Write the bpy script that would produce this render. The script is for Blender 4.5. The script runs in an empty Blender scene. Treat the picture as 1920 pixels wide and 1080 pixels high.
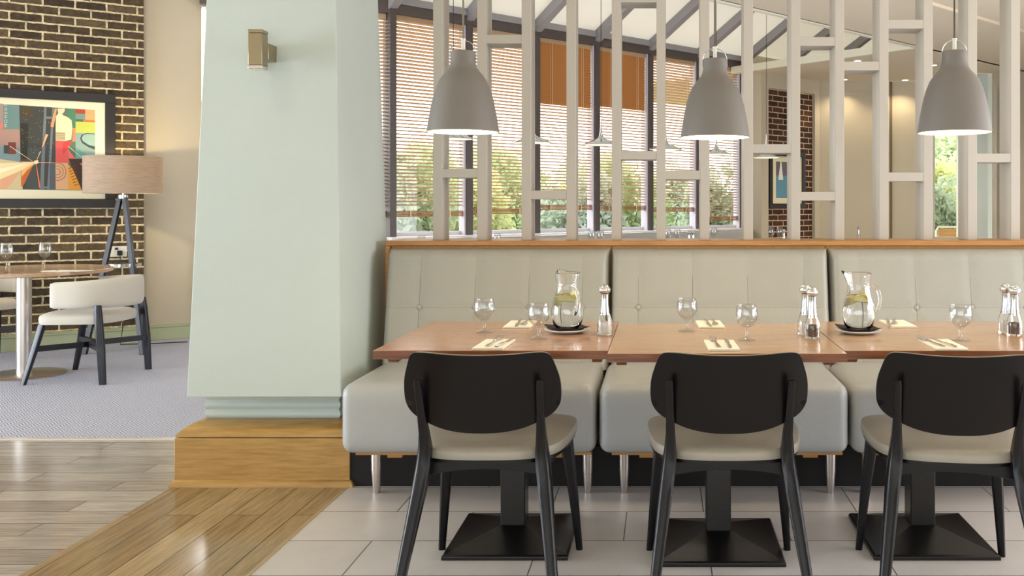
import bpy, bmesh, math, random
from mathutils import Vector, Matrix
random.seed(7)
PI = math.pi
C = bpy.context.scene.collection
SC = bpy.context.scene

# ------------------------------------------------------------------ camera
F = 1700.0; VX, VY = 1240.0, 385.0; HC = 1.2          # focal length in pixels, vanishing point, eye height
cam = bpy.data.cameras.new('camera'); camo = bpy.data.objects.new('camera', cam); C.objects.link(camo)
camo.location = (0, 0, HC); camo.rotation_euler = (PI/2, 0, 0)
cam.sensor_width = 36; cam.sensor_fit = 'HORIZONTAL'; cam.lens = 36*F/1920
cam.shift_x = (960-VX)/1920; cam.shift_y = -(540-VY)/1920
cam.clip_start = .05; cam.clip_end = 200
SC.camera = camo
SC.view_settings.view_transform = 'Standard'; SC.view_settings.look = 'None'
SC.view_settings.gamma = 1.0; SC.view_settings.use_curve_mapping = False
SC.view_settings.exposure = 0.2

def lin(c):
    c = c/255.0
    return c/12.92 if c <= .04045 else ((c+.055)/1.055)**2.4
def S(r, g, b): return (lin(r), lin(g), lin(b), 1)
def at(px, py, Y): return Vector(((px-VX)*Y/F, Y, HC-(py-VY)*Y/F))
def on(px, py, z):                                     # where the sight line meets the level z
    Y = F*(HC-z)/(py-VY); return Vector(((px-VX)*Y/F, Y, z))

# ------------------------------------------------------------------ sky
w = bpy.data.worlds.new('sky'); SC.world = w; w.use_nodes = True
bg = w.node_tree.nodes['Background']; bg.inputs[0].default_value = (1, .985, .985, 1); bg.inputs[1].default_value = 5.0

# ------------------------------------------------------------------ lamps of the room (ceiling fittings behind the camera, daylight of the front windows, added fill from the right)
def lamp(kind, name, loc, energy, color, rot=(0,0,0), **kw):
    l = bpy.data.lights.new(name, kind); l.energy = energy; l.color = color
    for k, v in kw.items(): setattr(l, k, v)
    o = bpy.data.objects.new(name, l); C.objects.link(o); o.location = loc; o.rotation_euler = rot
    return o
sun = lamp('SUN', 'daylight_sun', (-6, 14, 6), 5.0, (1, .98, .96), Vector((.62, -.66, -.40)).to_track_quat('-Z', 'Y').to_euler(), angle=.9)
lamp('AREA', 'front_window_daylight', (-1.2, -2.9, .9), 75, (.84, .93, 1.0), (PI/2, 0, 0), shape='RECTANGLE', size=7.0, size_y=1.8)
lamp('AREA', 'right_side_fill', (5.0, 3.4, 1.2), 270, (.92, .94, 1.0), (0, PI/2, 0), shape='RECTANGLE', size=2.0, size_y=6.4)  # added fill to brighten pillar and post sides; a window here is made up
lamp('AREA', 'left_window_daylight', (-8.8, 2.6, 1.1), 520, (.80, .90, 1.0), (0, -PI/2, 0), shape='RECTANGLE', size=1.9, size_y=6.0)
for x, y, e in ((-2.15, 2.85, 12), (-.6, 1.6, 10), (1.6, 1.6, 11), (3.4, 2.6, 10)):
    lamp('SPOT', 'ceiling_spot', (x, y, 2.9), e, (1, .90, .74), (0, 0, 0), spot_size=2.6, spot_blend=.8, shadow_soft_size=.09)
for x, y, e in ((.2, 6.6, 30), (2.4, 8.2, 70), (3.6, 10.5, 50), (-3.4, 5.6, 12)):
    lamp('SPOT', 'ceiling_spot', (x, y, 2.9), e, (1, .90, .74), (0, 0, 0), spot_size=2.6, spot_blend=.8, shadow_soft_size=.08)

# ------------------------------------------------------------------ materials
def mat(name, col, rough=.5, metal=0, spec=.5, var=0, vscale=8, bump=0, bscale=60, trans=0, coat=0, stretch=None, col2=None, sheen=0):
    m = bpy.data.materials.new(name); m.use_nodes = True; nt = m.node_tree; N = nt.nodes; L = nt.links
    b = N['Principled BSDF']
    b.inputs['Base Color'].default_value = col; b.inputs['Roughness'].default_value = rough
    b.inputs['Metallic'].default_value = metal; b.inputs['Specular IOR Level'].default_value = spec
    if coat: b.inputs['Coat Weight'].default_value = coat; b.inputs['Coat Roughness'].default_value = .08
    if sheen: b.inputs['Sheen Weight'].default_value = sheen
    tc = N.new('ShaderNodeTexCoord'); mp = N.new('ShaderNodeMapping'); L.new(tc.outputs['Object'], mp.inputs[0])
    if stretch: mp.inputs['Scale'].default_value = stretch
    if var or col2:
        n = N.new('ShaderNodeTexNoise'); n.inputs['Scale'].default_value = vscale; n.inputs['Detail'].default_value = 6; n.inputs['Roughness'].default_value = .62
        L.new(mp.outputs[0], n.inputs[0])
        r = N.new('ShaderNodeValToRGB'); r.color_ramp.elements[0].position = .3; r.color_ramp.elements[1].position = .7
        c2 = col2 or tuple(c*(1-var) for c in col[:3])+(1,)
        r.color_ramp.elements[0].color = c2; r.color_ramp.elements[1].color = col
        L.new(n.outputs['Fac'], r.inputs[0]); L.new(r.outputs[0], b.inputs['Base Color'])
    if bump:
        n2 = N.new('ShaderNodeTexNoise'); n2.inputs['Scale'].default_value = bscale; n2.inputs['Detail'].default_value = 3
        L.new(mp.outputs[0], n2.inputs[0])
        bp = N.new('ShaderNodeBump'); bp.inputs['Strength'].default_value = bump; bp.inputs['Distance'].default_value = .004
        L.new(n2.outputs['Fac'], bp.inputs['Height']); L.new(bp.outputs[0], b.inputs['Normal'])
    return m
def emis(name, col, st):
    m = bpy.data.materials.new(name); m.use_nodes = True; nt = m.node_tree; nt.nodes.clear()
    e = nt.nodes.new('ShaderNodeEmission'); e.inputs[0].default_value = col; e.inputs[1].default_value = st
    o = nt.nodes.new('ShaderNodeOutputMaterial'); nt.links.new(e.outputs[0], o.inputs[0]); return m
def through(name, col, tcol, f, rough=1):                 # cloth, leaf or opal sheet: part of the light comes through
    m = bpy.data.materials.new(name); m.use_nodes = True; nt = m.node_tree; nt.nodes.clear(); N = nt.nodes; L = nt.links
    d = N.new('ShaderNodeBsdfDiffuse'); d.inputs[0].default_value = col
    t = N.new('ShaderNodeBsdfTranslucent'); t.inputs[0].default_value = tcol
    x = N.new('ShaderNodeMixShader'); x.inputs[0].default_value = f; o = N.new('ShaderNodeOutputMaterial')
    L.new(d.outputs[0], x.inputs[1]); L.new(t.outputs[0], x.inputs[2]); L.new(x.outputs[0], o.inputs[0]); return m
def glassmat(name, tint=(1,1,1,1), ior=1.45):
    m = bpy.data.materials.new(name); m.use_nodes = True; nt = m.node_tree; nt.nodes.clear()
    g = nt.nodes.new('ShaderNodeBsdfGlass'); g.inputs['Color'].default_value = tint; g.inputs['Roughness'].default_value = 0; g.inputs['IOR'].default_value = ior
    o = nt.nodes.new('ShaderNodeOutputMaterial'); nt.links.new(g.outputs[0], o.inputs[0]); return m
def panemat(name, ior=1.2, tint=(.95, .97, .96, 1)):
    m = bpy.data.materials.new(name); m.use_nodes = True; nt = m.node_tree; nt.nodes.clear(); N = nt.nodes; L = nt.links
    t = N.new('ShaderNodeBsdfTransparent'); t.inputs[0].default_value = tint
    g = N.new('ShaderNodeBsdfGlossy'); g.inputs['Roughness'].default_value = .0
    lw = N.new('ShaderNodeLayerWeight'); lw.inputs[0].default_value = .5
    pw = N.new('ShaderNodeMath'); pw.operation = 'POWER'; pw.inputs[1].default_value = 3.5; L.new(lw.outputs['Facing'], pw.inputs[0])
    f = N.new('ShaderNodeMath'); f.operation = 'MULTIPLY_ADD'; f.inputs[1].default_value = .8; f.inputs[2].default_value = (ior-1)*.16; L.new(pw.outputs[0], f.inputs[0])
    x = N.new('ShaderNodeMixShader'); o = N.new('ShaderNodeOutputMaterial')
    L.new(f.outputs[0], x.inputs[0]); L.new(t.outputs[0], x.inputs[1]); L.new(g.outputs[0], x.inputs[2]); L.new(x.outputs[0], o.inputs[0]); return m
def brickmat(name, c1, c2, mortar, bw, rh, ms, off, axes='xz', loc=(0,0,0), rough=.8, bump=.6, grain=None, gscale=(1,1,1), gamt=.5, spec=.4, msm=.1, bias=0):
    m = bpy.data.materials.new(name); m.use_nodes = True; nt = m.node_tree; N = nt.nodes; L = nt.links
    b = N['Principled BSDF']; b.inputs['Roughness'].default_value = rough; b.inputs['Specular IOR Level'].default_value = spec
    tc = N.new('ShaderNodeTexCoord'); sp = N.new('ShaderNodeSeparateXYZ'); cb = N.new('ShaderNodeCombineXYZ'); L.new(tc.outputs['Object'], sp.inputs[0])
    ix = {'x': 0, 'y': 1, 'z': 2}
    L.new(sp.outputs[ix[axes[0]]], cb.inputs[0]); L.new(sp.outputs[ix[axes[1]]], cb.inputs[1])
    mp = N.new('ShaderNodeMapping'); mp.inputs['Location'].default_value = loc; L.new(cb.outputs[0], mp.inputs[0])
    t = N.new('ShaderNodeTexBrick'); t.inputs['Scale'].default_value = 1; t.inputs['Brick Width'].default_value = bw; t.inputs['Row Height'].default_value = rh
    t.inputs['Mortar Size'].default_value = ms; t.inputs['Mortar Smooth'].default_value = msm; t.offset = off; t.inputs['Bias'].default_value = bias
    t.inputs['Color1'].default_value = c1; t.inputs['Color2'].default_value = c2; t.inputs['Mortar'].default_value = mortar
    src = mp.outputs[0]
    if bump > .5:                                          # rough hand-made edges on brickwork
        dn = N.new('ShaderNodeTexNoise'); dn.inputs['Scale'].default_value = 30; L.new(mp.outputs[0], dn.inputs[0])
        va = N.new('ShaderNodeVectorMath'); va.operation = 'SUBTRACT'; va.inputs[1].default_value = (.5,.5,.5); L.new(dn.outputs['Color'], va.inputs[0])
        vs = N.new('ShaderNodeVectorMath'); vs.operation = 'SCALE'; vs.inputs['Scale'].default_value = .010; L.new(va.outputs[0], vs.inputs[0])
        v2 = N.new('ShaderNodeVectorMath'); v2.operation = 'ADD'; L.new(mp.outputs[0], v2.inputs[0]); L.new(vs.outputs[0], v2.inputs[1]); src = v2.outputs[0]
    L.new(src, t.inputs[0])
    gm = N.new('ShaderNodeMapping'); gm.inputs['Scale'].default_value = gscale; L.new(mp.outputs[0], gm.inputs[0])
    n = N.new('ShaderNodeTexNoise'); n.inputs['Scale'].default_value = grain or 25; n.inputs['Detail'].default_value = 6; n.inputs['Roughness'].default_value = .65; L.new(gm.outputs[0], n.inputs[0])
    # every board or brick shifts the grain by its own colour
    ra = N.new('ShaderNodeVectorMath'); ra.operation = 'ADD'; L.new(gm.outputs[0], ra.inputs[0])
    sc = N.new('ShaderNodeVectorMath'); sc.operation = 'SCALE'; sc.inputs['Scale'].default_value = 37.0; L.new(t.outputs['Color'], sc.inputs[0]); L.new(sc.outputs[0], ra.inputs[1]); L.new(ra.outputs[0], n.inputs[0])
    mr = N.new('ShaderNodeMapRange'); mr.inputs[1].default_value = .3; mr.inputs[2].default_value = .7; mr.inputs[3].default_value = 1-gamt; mr.inputs[4].default_value = 1+gamt*.5; L.new(n.outputs['Fac'], mr.inputs[0])
    mx = N.new('ShaderNodeMix'); mx.data_type = 'RGBA'; mx.blend_type = 'MULTIPLY'; mx.inputs[0].default_value = 1
    L.new(t.outputs['Color'], mx.inputs[6]); L.new(mr.outputs[0], mx.inputs[7]); L.new(mx.outputs[2], b.inputs['Base Color'])
    iv = N.new('ShaderNodeMath'); iv.operation = 'SUBTRACT'; iv.inputs[0].default_value = 1; L.new(t.outputs['Fac'], iv.inputs[1])
    ad = N.new('ShaderNodeMath'); ad.operation = 'MULTIPLY_ADD'; L.new(n.outputs['Fac'], ad.inputs[0]); ad.inputs[1].default_value = .35; L.new(iv.outputs[0], ad.inputs[2])
    bp = N.new('ShaderNodeBump'); bp.inputs['Strength'].default_value = bump; bp.inputs['Distance'].default_value = .006 if bump > .5 else .0015; L.new(ad.outputs[0], bp.inputs['Height']); L.new(bp.outputs[0], b.inputs['Normal'])
    return m
def carpetmat():
    m = bpy.data.materials.new('carpet'); m.use_nodes = True; nt = m.node_tree; N = nt.nodes; L = nt.links
    b = N['Principled BSDF']; b.inputs['Roughness'].default_value = .95; b.inputs['Specular IOR Level'].default_value = .15
    tc = N.new('ShaderNodeTexCoord'); sp = N.new('ShaderNodeSeparateXYZ'); L.new(tc.outputs['Object'], sp.inputs[0])
    def mth(op, a, bb=None, c=None):
        q = N.new('ShaderNodeMath'); q.operation = op
        for i, v in enumerate((a, bb, c)):
            if v is None: continue
            if isinstance(v, (int, float)): q.inputs[i].default_value = v
            else: L.new(v, q.inputs[i])
        return q.outputs[0]
    zig = mth('PINGPONG', sp.outputs[0], .04)
    v = mth('ADD', sp.outputs[1], zig)
    st = mth('SINE', mth('MULTIPLY', v, 2*PI/.022))
    ln = mth('MULTIPLY_ADD', st, .5, .5)
    n = N.new('ShaderNodeTexNoise'); n.inputs['Scale'].default_value = 160; n.inputs['Detail'].default_value = 2; L.new(tc.outputs['Object'], n.inputs[0])
    f = mth('MULTIPLY_ADD', n.outputs['Fac'], .9, mth('MULTIPLY', ln, .5))
    r = N.new('ShaderNodeValToRGB'); r.color_ramp.elements[0].position = .3; r.color_ramp.elements[1].position = .8
    r.color_ramp.elements[0].color = S(92, 94, 108); r.color_ramp.elements[1].color = S(202, 206, 224)
    L.new(f, r.inputs[0]); L.new(r.outputs[0], b.inputs['Base Color'])
    bp = N.new('ShaderNodeBump'); bp.inputs['Strength'].default_value = .5; bp.inputs['Distance'].default_value = .004; L.new(f, bp.inputs['Height']); L.new(bp.outputs[0], b.inputs['Normal'])
    return m
def colattr(name, rough=.35):
    m = bpy.data.materials.new(name); m.use_nodes = True; nt = m.node_tree
    a = nt.nodes.new('ShaderNodeVertexColor'); a.layer_name = 'Col'; b = nt.nodes['Principled BSDF']; b.inputs['Roughness'].default_value = rough
    nt.links.new(a.outputs[0], b.inputs['Base Color']); return m

MINT = mat('mint_paint', S(196, 207, 202), .55, var=.03, vscale=3, bump=.12, bscale=120)
BEIGE = mat('beige_paint', S(198, 188, 166), .8, var=.03, vscale=2, bump=.1, bscale=150)
CEIL = mat('ceiling_paint', S(222, 208, 184), .9, var=.02, vscale=2)
SAGE = mat('sage_skirting_paint', S(176, 184, 150), .5)
CREAM = mat('cream_paint', S(232, 226, 205), .6)
OFFW = mat('post_paint', S(194, 188, 178), .5, var=.02, vscale=6)
DARKF = mat('dark_window_frame', S(82, 72, 70), .45)
GREYF = mat('grey_rafter_paint', S(150, 146, 148), .5)
BENCH = mat('sage_leather', S(172, 174, 174), .38, var=.04, vscale=4, bump=.25, bscale=160, spec=.45)
BENCHB = mat('sage_leather_back', S(172, 172, 164), .42, var=.04, vscale=4, bump=.25, bscale=160, spec=.45)
SEAM = mat('seam_thread', S(120, 120, 104), .7)
BLACKW = mat('black_stained_wood', S(18, 16, 20), .32, var=.25, vscale=5, stretch=(4, 4, 1), bump=.1, spec=.32)
BROWNB = mat('dark_back_panel', S(12, 8, 10), .3, var=.2, vscale=7, bump=.08, spec=.3)
BLACKM = mat('black_cast_metal', S(14, 13, 14), .3, bump=.12, bscale=160, spec=.5)
SEATG = mat('grey_seat_leather', S(160, 155, 144), .42, var=.05, vscale=6, bump=.15, bscale=180)
PIPING = mat('beige_fabric_edge', S(178, 166, 144), .8, bump=.5, bscale=500)
OAK = mat('honey_oak', S(188, 150, 88), .4, col2=S(160, 122, 62), vscale=6, stretch=(1.2, 6, 14), bump=.12, bscale=40, coat=.15)
OAKP = mat('oak_veneer', S(196, 146, 78), .42, col2=S(170, 120, 58), vscale=26, stretch=(10, 10, .6), bump=.08)
OAKC = mat('oak_cap', S(196, 144, 84), .4, col2=S(166, 114, 60), vscale=5, stretch=(1.2, 10, 14))
TABLEW = mat('table_oak', S(198, 168, 140), .2, col2=S(182, 146, 116), vscale=5, stretch=(1.2, 14, 20), bump=.06, bscale=30, coat=.35)
TABLER = mat('red_table_oak', S(190, 152, 124), .2, col2=S(168, 122, 96), vscale=5, stretch=(1.2, 14, 20), bump=.06, bscale=30, coat=.35)
TEDGE = mat('tabletop_edge', S(138, 82, 44), .4, col2=S(84, 42, 24), vscale=8, stretch=(1, 1, 16))
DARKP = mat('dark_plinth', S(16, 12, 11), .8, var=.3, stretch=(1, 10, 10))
CHROME = mat('chrome', S(214, 220, 230), .12, metal=1)
STEEL = mat('brushed_steel', S(214, 207, 202), .3, metal=1, bump=.1, bscale=300)
BRASSY = mat('satin_nickel', S(160, 148, 122), .32, metal=.85)
SHADEG = mat('warm_grey_enamel', S(118, 113, 108), .5)
LINING = mat('white_lining', S(250, 238, 205), .6)
CORD = mat('grey_cord', S(120, 112, 98), .6)
BLACKC = mat('black_cable', S(24, 24, 26), .5)
GLASS = glassmat('clear_glass')
WATER = glassmat('water', (.97, .99, 1, 1), 1.33)
PANE = panemat('window_glass')
THIN = panemat('thin_glass', 1.5, (.94,.945,.95,1))
LEMON = mat('lemon_peel', S(238, 220, 96), .45)
LEMONF = mat('lemon_flesh', S(244, 236, 160), .4, var=.1, vscale=40)
PORC = mat('white_porcelain', S(240, 238, 234), .15, coat=.4)
NAPD = mat('charcoal_napkin', S(70, 66, 72), .9)
NAPK = mat('cream_napkin', S(240, 236, 224), .85, bump=.1, bscale=200)
SILV = mat('polished_cutlery', S(215, 212, 208), .15, metal=1)
SALT = mat('salt', S(240, 234, 228), .8, bump=.5, bscale=800)
PEPPER = mat('peppercorns', S(120, 84, 50), .7, col2=S(44, 28, 18), vscale=260, bump=.8, bscale=260)
FABC = mat('cream_tweed', S(218, 212, 200), .92, var=.12, vscale=240, bump=.5, bscale=500, sheen=.3)
NAVY = mat('black_blue_wood', S(26, 27, 38), .35, spec=.5)
SLAT = through('pale_wood_slat', S(206, 178, 146), S(196, 160, 120), .25)
SLATB = through('brown_wood_slat', S(176, 128, 80), S(180, 120, 60), .10)
RAILW = mat('blind_rail_wood', S(176, 122, 74), .5, col2=S(140, 88, 46), vscale=6, stretch=(1, 10, 30))
STRING = mat('blind_cord', S(226, 206, 170), .8)
OPAL = through('opal_roof_sheet', S(236, 234, 226), S(234, 232, 224), .24)
WHITEP = mat('white_plastic', S(224, 222, 212), .35)
FRAMEB = mat('black_picture_frame', S(34, 30, 30), .3)
MOUNT = mat('cream_mount', S(236, 230, 200), .8)
ARTM = colattr('print_inks')
GRASS = mat('grass', S(150, 170, 100), .95, var=.3, vscale=4)
LEAF = through('leaf', S(182, 194, 164), S(200, 212, 168), .45)
LEAF2 = through('grey_leaf', S(184, 194, 182), S(196, 206, 186), .45)
LEAF3 = through('yellow_leaf', S(202, 206, 160), S(216, 219, 160), .45)
BARK = mat('bark', S(130, 116, 104), .9, var=.3, vscale=10)
HUE = S(255, 246, 222)
GLOW = emis('lit_downlight', S(255, 238, 200), 6)
BULB = emis('lit_bulb', (1, .86, .55, 1), 14)
WOODY = brickmat('oak_boards', S(176, 154, 116), S(148, 124, 88), S(60, 42, 26), 1.05, .125, .0022, .37, 'yx', (.3, -.085+.008, 0), .16, .14, 5.0, (1.1, 12, 1), .36, .5)
WOODX = brickmat('oak_boards_across', S(188, 181, 172), S(156, 147, 138), S(74, 58, 44), 1.0, .13, .0020, .43, 'xy', (.33, -.04, 0), .16, .14, 5.0, (1.1, 12, 1), .36, .5)
TILE = brickmat('stone_tiles', S(214, 211, 210), S(203, 199, 197), S(96, 88, 80), .6, .3065, .0022, .5, 'xy', (.135, .127, 0), .38, .22, 4, (1, 1, 1), .08, .5)
BRK = brickmat('dark_brickwork', S(104, 88, 66), S(66, 56, 44), S(222, 206, 168), .228, .0735, .0075, .5, 'xz', (.05, 0, 0), .85, 1.0, 28, (1, 1, 1), .55, .3)
BRKF = brickmat('far_brickwork', S(98, 66, 54), S(66, 44, 38), S(226, 204, 170), .228, .0765, .006, .5, 'xz', (0, 0, 0), .85, 1.0, 28, (1, 1, 1), .5, .3)
CARPET = carpetmat()
def shademat():
    m = through('linen_lamp_shade', S(170, 160, 152), S(236, 216, 180), .4); nt = m.node_tree; N = nt.nodes; L = nt.links
    tc = N.new('ShaderNodeTexCoord'); mp = N.new('ShaderNodeMapping'); mp.inputs['Scale'].default_value = (4, 4, 90)
    n = N.new('ShaderNodeTexNoise'); n.inputs['Scale'].default_value = 3; n.inputs['Detail'].default_value = 5
    r = N.new('ShaderNodeValToRGB'); r.color_ramp.elements[0].position = .35; r.color_ramp.elements[1].position = .65
    r.color_ramp.elements[0].color = S(158, 148, 142); r.color_ramp.elements[1].color = S(196, 188, 180)
    L.new(tc.outputs['Object'], mp.inputs[0]); L.new(mp.outputs[0], n.inputs[0]); L.new(n.outputs['Fac'], r.inputs[0])
    for q in N:
        if q.type == 'BSDF_DIFFUSE': L.new(r.outputs[0], q.inputs[0])
    return m
LINEN = shademat()

# ------------------------------------------------------------------ mesh helpers
class MB:
    def __init__(s): s.v = []; s.f = []; s.c = []
    def add(s, vs, fs, col=None):
        b = len(s.v); s.v += [tuple(p) for p in vs]
        for f in fs: s.f.append(tuple(i+b for i in f)); s.c.append(col)
        return s
    def box(s, x0, x1, y0, y1, z0, z1, M=None):
        vs = [Vector((x, y, z)) for z in (z0, z1) for y in (y0, y1) for x in (x0, x1)]
        if M is not None: vs = [M @ p for p in vs]
        return s.add(vs, [(0,2,3,1), (4,5,7,6), (0,1,5,4), (2,6,7,3), (0,4,6,2), (1,3,7,5)])
    def loft(s, rings, cap=True, closed=True):
        b = len(s.v); n = len(rings[0])
        for r in rings: s.v += [tuple(p) for p in r]
        for k in range(len(rings)-1):
            for i in range(n if closed else n-1):
                j = (i+1) % n
                s.f.append((b+k*n+i, b+k*n+j, b+(k+1)*n+j, b+(k+1)*n+i)); s.c.append(None)
        if cap and closed:
            s.f.append(tuple(b+i for i in range(n))[::-1]); s.f.append(tuple(b+(len(rings)-1)*n+i for i in range(n))); s.c += [None, None]
        return s
    def lathe(s, prof, n=32, cx=0, cy=0, cz=0, cap=True):
        rings = [[(cx+r*math.cos(2*PI*i/n), cy+r*math.sin(2*PI*i/n), cz+z) for i in range(n)] for r, z in prof]
        return s.loft(rings, cap)
    def tube(s, pts, r, n=8, cap=True):
        pts = [Vector(p) for p in pts]; rr = r if isinstance(r, (list, tuple)) else [r]*len(pts); rings = []; up = None
        for i, p in enumerate(pts):
            d = (pts[min(i+1, len(pts)-1)]-pts[max(i-1, 0)]).normalized()
            if up is None: up = Vector((0, 0, 1)) if abs(d.z) < .9 else Vector((1, 0, 0))
            a = d.cross(up).normalized(); up = a.cross(d).normalized()
            rings.append([p+(a*math.cos(2*PI*k/n)+up*math.sin(2*PI*k/n))*rr[i] for k in range(n)])
        return s.loft(rings, cap)
    def bar(s, secs):                                     # square-section bar through (x, y, z, width_x, width_y)
        rings = []
        for x, y, z, a, b in secs:
            ch = min(a, b)*.22
            rings.append([(x-a/2+ch, y-b/2, z), (x+a/2-ch, y-b/2, z), (x+a/2, y-b/2+ch, z), (x+a/2, y+b/2-ch, z), (x+a/2-ch, y+b/2, z), (x-a/2+ch, y+b/2, z), (x-a/2, y+b/2-ch, z), (x-a/2, y-b/2+ch, z)])
        return s.loft(rings)
    def beam(s, p, q, wdt, hgt):                           # straight bar of rectangular section between two points
        p, q = Vector(p), Vector(q); d = (q-p).normalized(); up = Vector((0, 0, 1)) if abs(d.z) < .95 else Vector((0, 1, 0))
        a = d.cross(up).normalized()*wdt/2; b = a.cross(d).normalized()*hgt/2
        return s.loft([[e-a-b, e+a-b, e+a+b, e-a+b] for e in (p, q)])
    def prism(s, pts, z0, z1):
        return s.loft([[(x, y, z0) for x, y in pts], [(x, y, z1) for x, y in pts]])
    def plate(s, outline, fa, fb, rings=8, edge=None):      # outline of (u, v); fa / fb map to the two faces; edge: extra rims between
        n = len(outline); cu = sum(p[0] for p in outline)/n; cv = sum(p[1] for p in outline)/n
        R = []
        for k in range(1, rings+1):
            t = k/rings; R.append([fa(cu+(u-cu)*t, cv+(v-cv)*t, t) for u, v in outline])
        for e in (edge or []): R.append([e(u, v) for u, v in outline])
        for k in range(rings, 0, -1):
            t = k/rings; R.append([fb(cu+(u-cu)*t, cv+(v-cv)*t, t) for u, v in outline])
        return s.loft(R)

def obj(name, mb, m, parent=None, bevel=0, seg=2, smooth=35, loc=None, rotz=0, extra=None):
    me = bpy.data.meshes.new(name); me.from_pydata(mb.v, [], mb.f)
    bm = bmesh.new(); bm.from_mesh(me); bmesh.ops.recalc_face_normals(bm, faces=bm.faces)
    if any(c for c in mb.c):
        pass
    bm.to_mesh(me); bm.free()
    if any(c for c in mb.c):
        ca = me.color_attributes.new('Col', 'FLOAT_COLOR', 'CORNER')
        for p in me.polygons:
            for li in p.loop_indices: ca.data[li].color = mb.c[p.index] or (1, 1, 1, 1)
    if smooth:
        me.shade_smooth(); me.set_sharp_from_angle(angle=math.radians(smooth))
    me.materials.append(m)
    for x in (extra or []): me.materials.append(x)
    o = bpy.data.objects.new(name, me); C.objects.link(o)
    if parent: o.parent = parent
    if loc is not None: o.location = loc
    if rotz: o.rotation_euler.z = rotz
    if bevel:
        b = o.modifiers.new('bevel', 'BEVEL'); b.width = bevel; b.segments = seg; b.limit_method = 'ANGLE'; b.angle_limit = math.radians(40)
        b.harden_normals = False
    return o
def tag(o, label, cat, group=None, kind=None):
    o['label'] = label; o['category'] = cat
    if group: o['group'] = group
    if kind: o['kind'] = kind
    return o
def thing(name, label, cat, loc=(0,0,0), rotz=0, group=None):
    o = bpy.data.objects.new(name, None); C.objects.link(o); o.empty_display_size = .1
    o.location = loc; o.rotation_euler = (0, 0, rotz); return tag(o, label, cat, group)
def struct(name, mb, m, label=None, parent=None, **kw):
    o = obj(name, mb, m, parent, **kw)
    if not parent:
        o['kind'] = 'structure'
        if label: o['label'] = label; o['category'] = name.split('_')[0].split('.')[0]
    return o
def kids(o): return [c for c in bpy.data.objects if c.parent == o]
def dup(root, loc, rotz=None, label=None, group=None, kmap=None):
    def rec(o, par):
        c = o.copy(); C.objects.link(c)
        if par: c.parent = par
        for ch in kids(o): rec(ch, c)
        return c
    r = rec(root, None); r.location = loc
    if rotz is not None: r.rotation_euler.z = rotz
    if label: r['label'] = label
    if group: r['group'] = group
    return r

# ------------------------------------------------------------------ room shell
CZ = 2.95                                                  # ceiling height
DW = Vector((.72, .695, 0)).normalized(); ANG = math.atan2(DW.y, DW.x); NW = Vector((DW.y, -DW.x, 0))
WO = Vector((-2.555, 8.6, 0)); PW = .84                    # window wall: origin at the first mullion, panel width
def wl(u, s, z=0): return WO+DW*u+NW*s+Vector((0, 0, z))
struct('floor', MB().add([(-1.336,-3,0),(5.2,-3,0),(5.2,4.64,0),(-1.336,4.64,0)], [(0,1,2,3)]), TILE, 'grey beige stone floor tiles under the dining tables', smooth=0)
struct('floor', MB().add([(-2.083,-3,0),(-1.342,-3,0),(-1.342,4.64,0),(-2.083,4.64,0)], [(0,1,2,3)]), WOODY, 'oak floorboards running away from the camera beside the tiles', smooth=0)
struct('floor', MB().add([(-9,-3,0),(-2.083,-3,0),(-2.083,4.64,0),(-9,4.64,0)], [(0,1,2,3)]), WOODX, 'oak floorboards running crosswise in front of the carpet', smooth=0)
struct('floor', MB().add([(-9,4.66,0),(5.2,4.66,0),(5.2,14.2,0),(-9,14.2,0)], [(0,1,2,3)]), CARPET, 'grey mauve zigzag carpet', smooth=0)
struct('trim_1', MB().box(-9, -1.9, 4.635, 4.665, -.01, .006), mat('pale_threshold', S(226, 216, 210), .3, metal=.3), 'pale threshold strip between carpet and oak boards')
struct('trim_2', MB().box(-1.345, -1.333, -3, 3.9, -.01, .0015), mat('edge_strip', S(176, 156, 120), .4), 'narrow oak edge strip between boards and tiles')
cm = MB(); HS = 2.72; U2 = 4.85; U3 = 7.6
def cq(u0, u1, s0, s1, CZ=CZ): cm.add([wl(u0,s0,CZ), wl(u1,s0,CZ), wl(u1,s1,CZ), wl(u0,s1,CZ), wl(u0,s0,CZ+.05), wl(u1,s0,CZ+.05), wl(u1,s1,CZ+.05), wl(u0,s1,CZ+.05)], [(0,1,2,3),(4,5,6,7),(0,1,5,4),(1,2,6,5),(2,3,7,6),(3,0,4,7)])
cq(-11, 12, HS, 15); cq(U2, 12, -3.2, HS); cq(-11, -.95, -3.5, HS, 3.3)
struct('ceiling', cm, CEIL, 'flat warm beige ceiling', smooth=0)
t = MB(); t.box(0, 1, 0, 1, 0, 1); t = MB()
for a, b in ((( -.95, HS), (U2, HS)), ((U2, HS), (U2, 0))):
    p, q = wl(a[0], a[1]), wl(b[0], b[1]); t.beam(p+Vector((0,0,CZ+.03)), q+Vector((0,0,CZ+.03)), .05, .09)
struct('trim_3', t, CREAM, 'cream moulding round the roof light opening')
t = MB().beam(wl(-2, 3.95, CZ-.012), wl(9, 3.95, CZ-.012), .04, .03)
struct('trim_4', t, CEIL, 'narrow step line across the beige ceiling')
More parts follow.
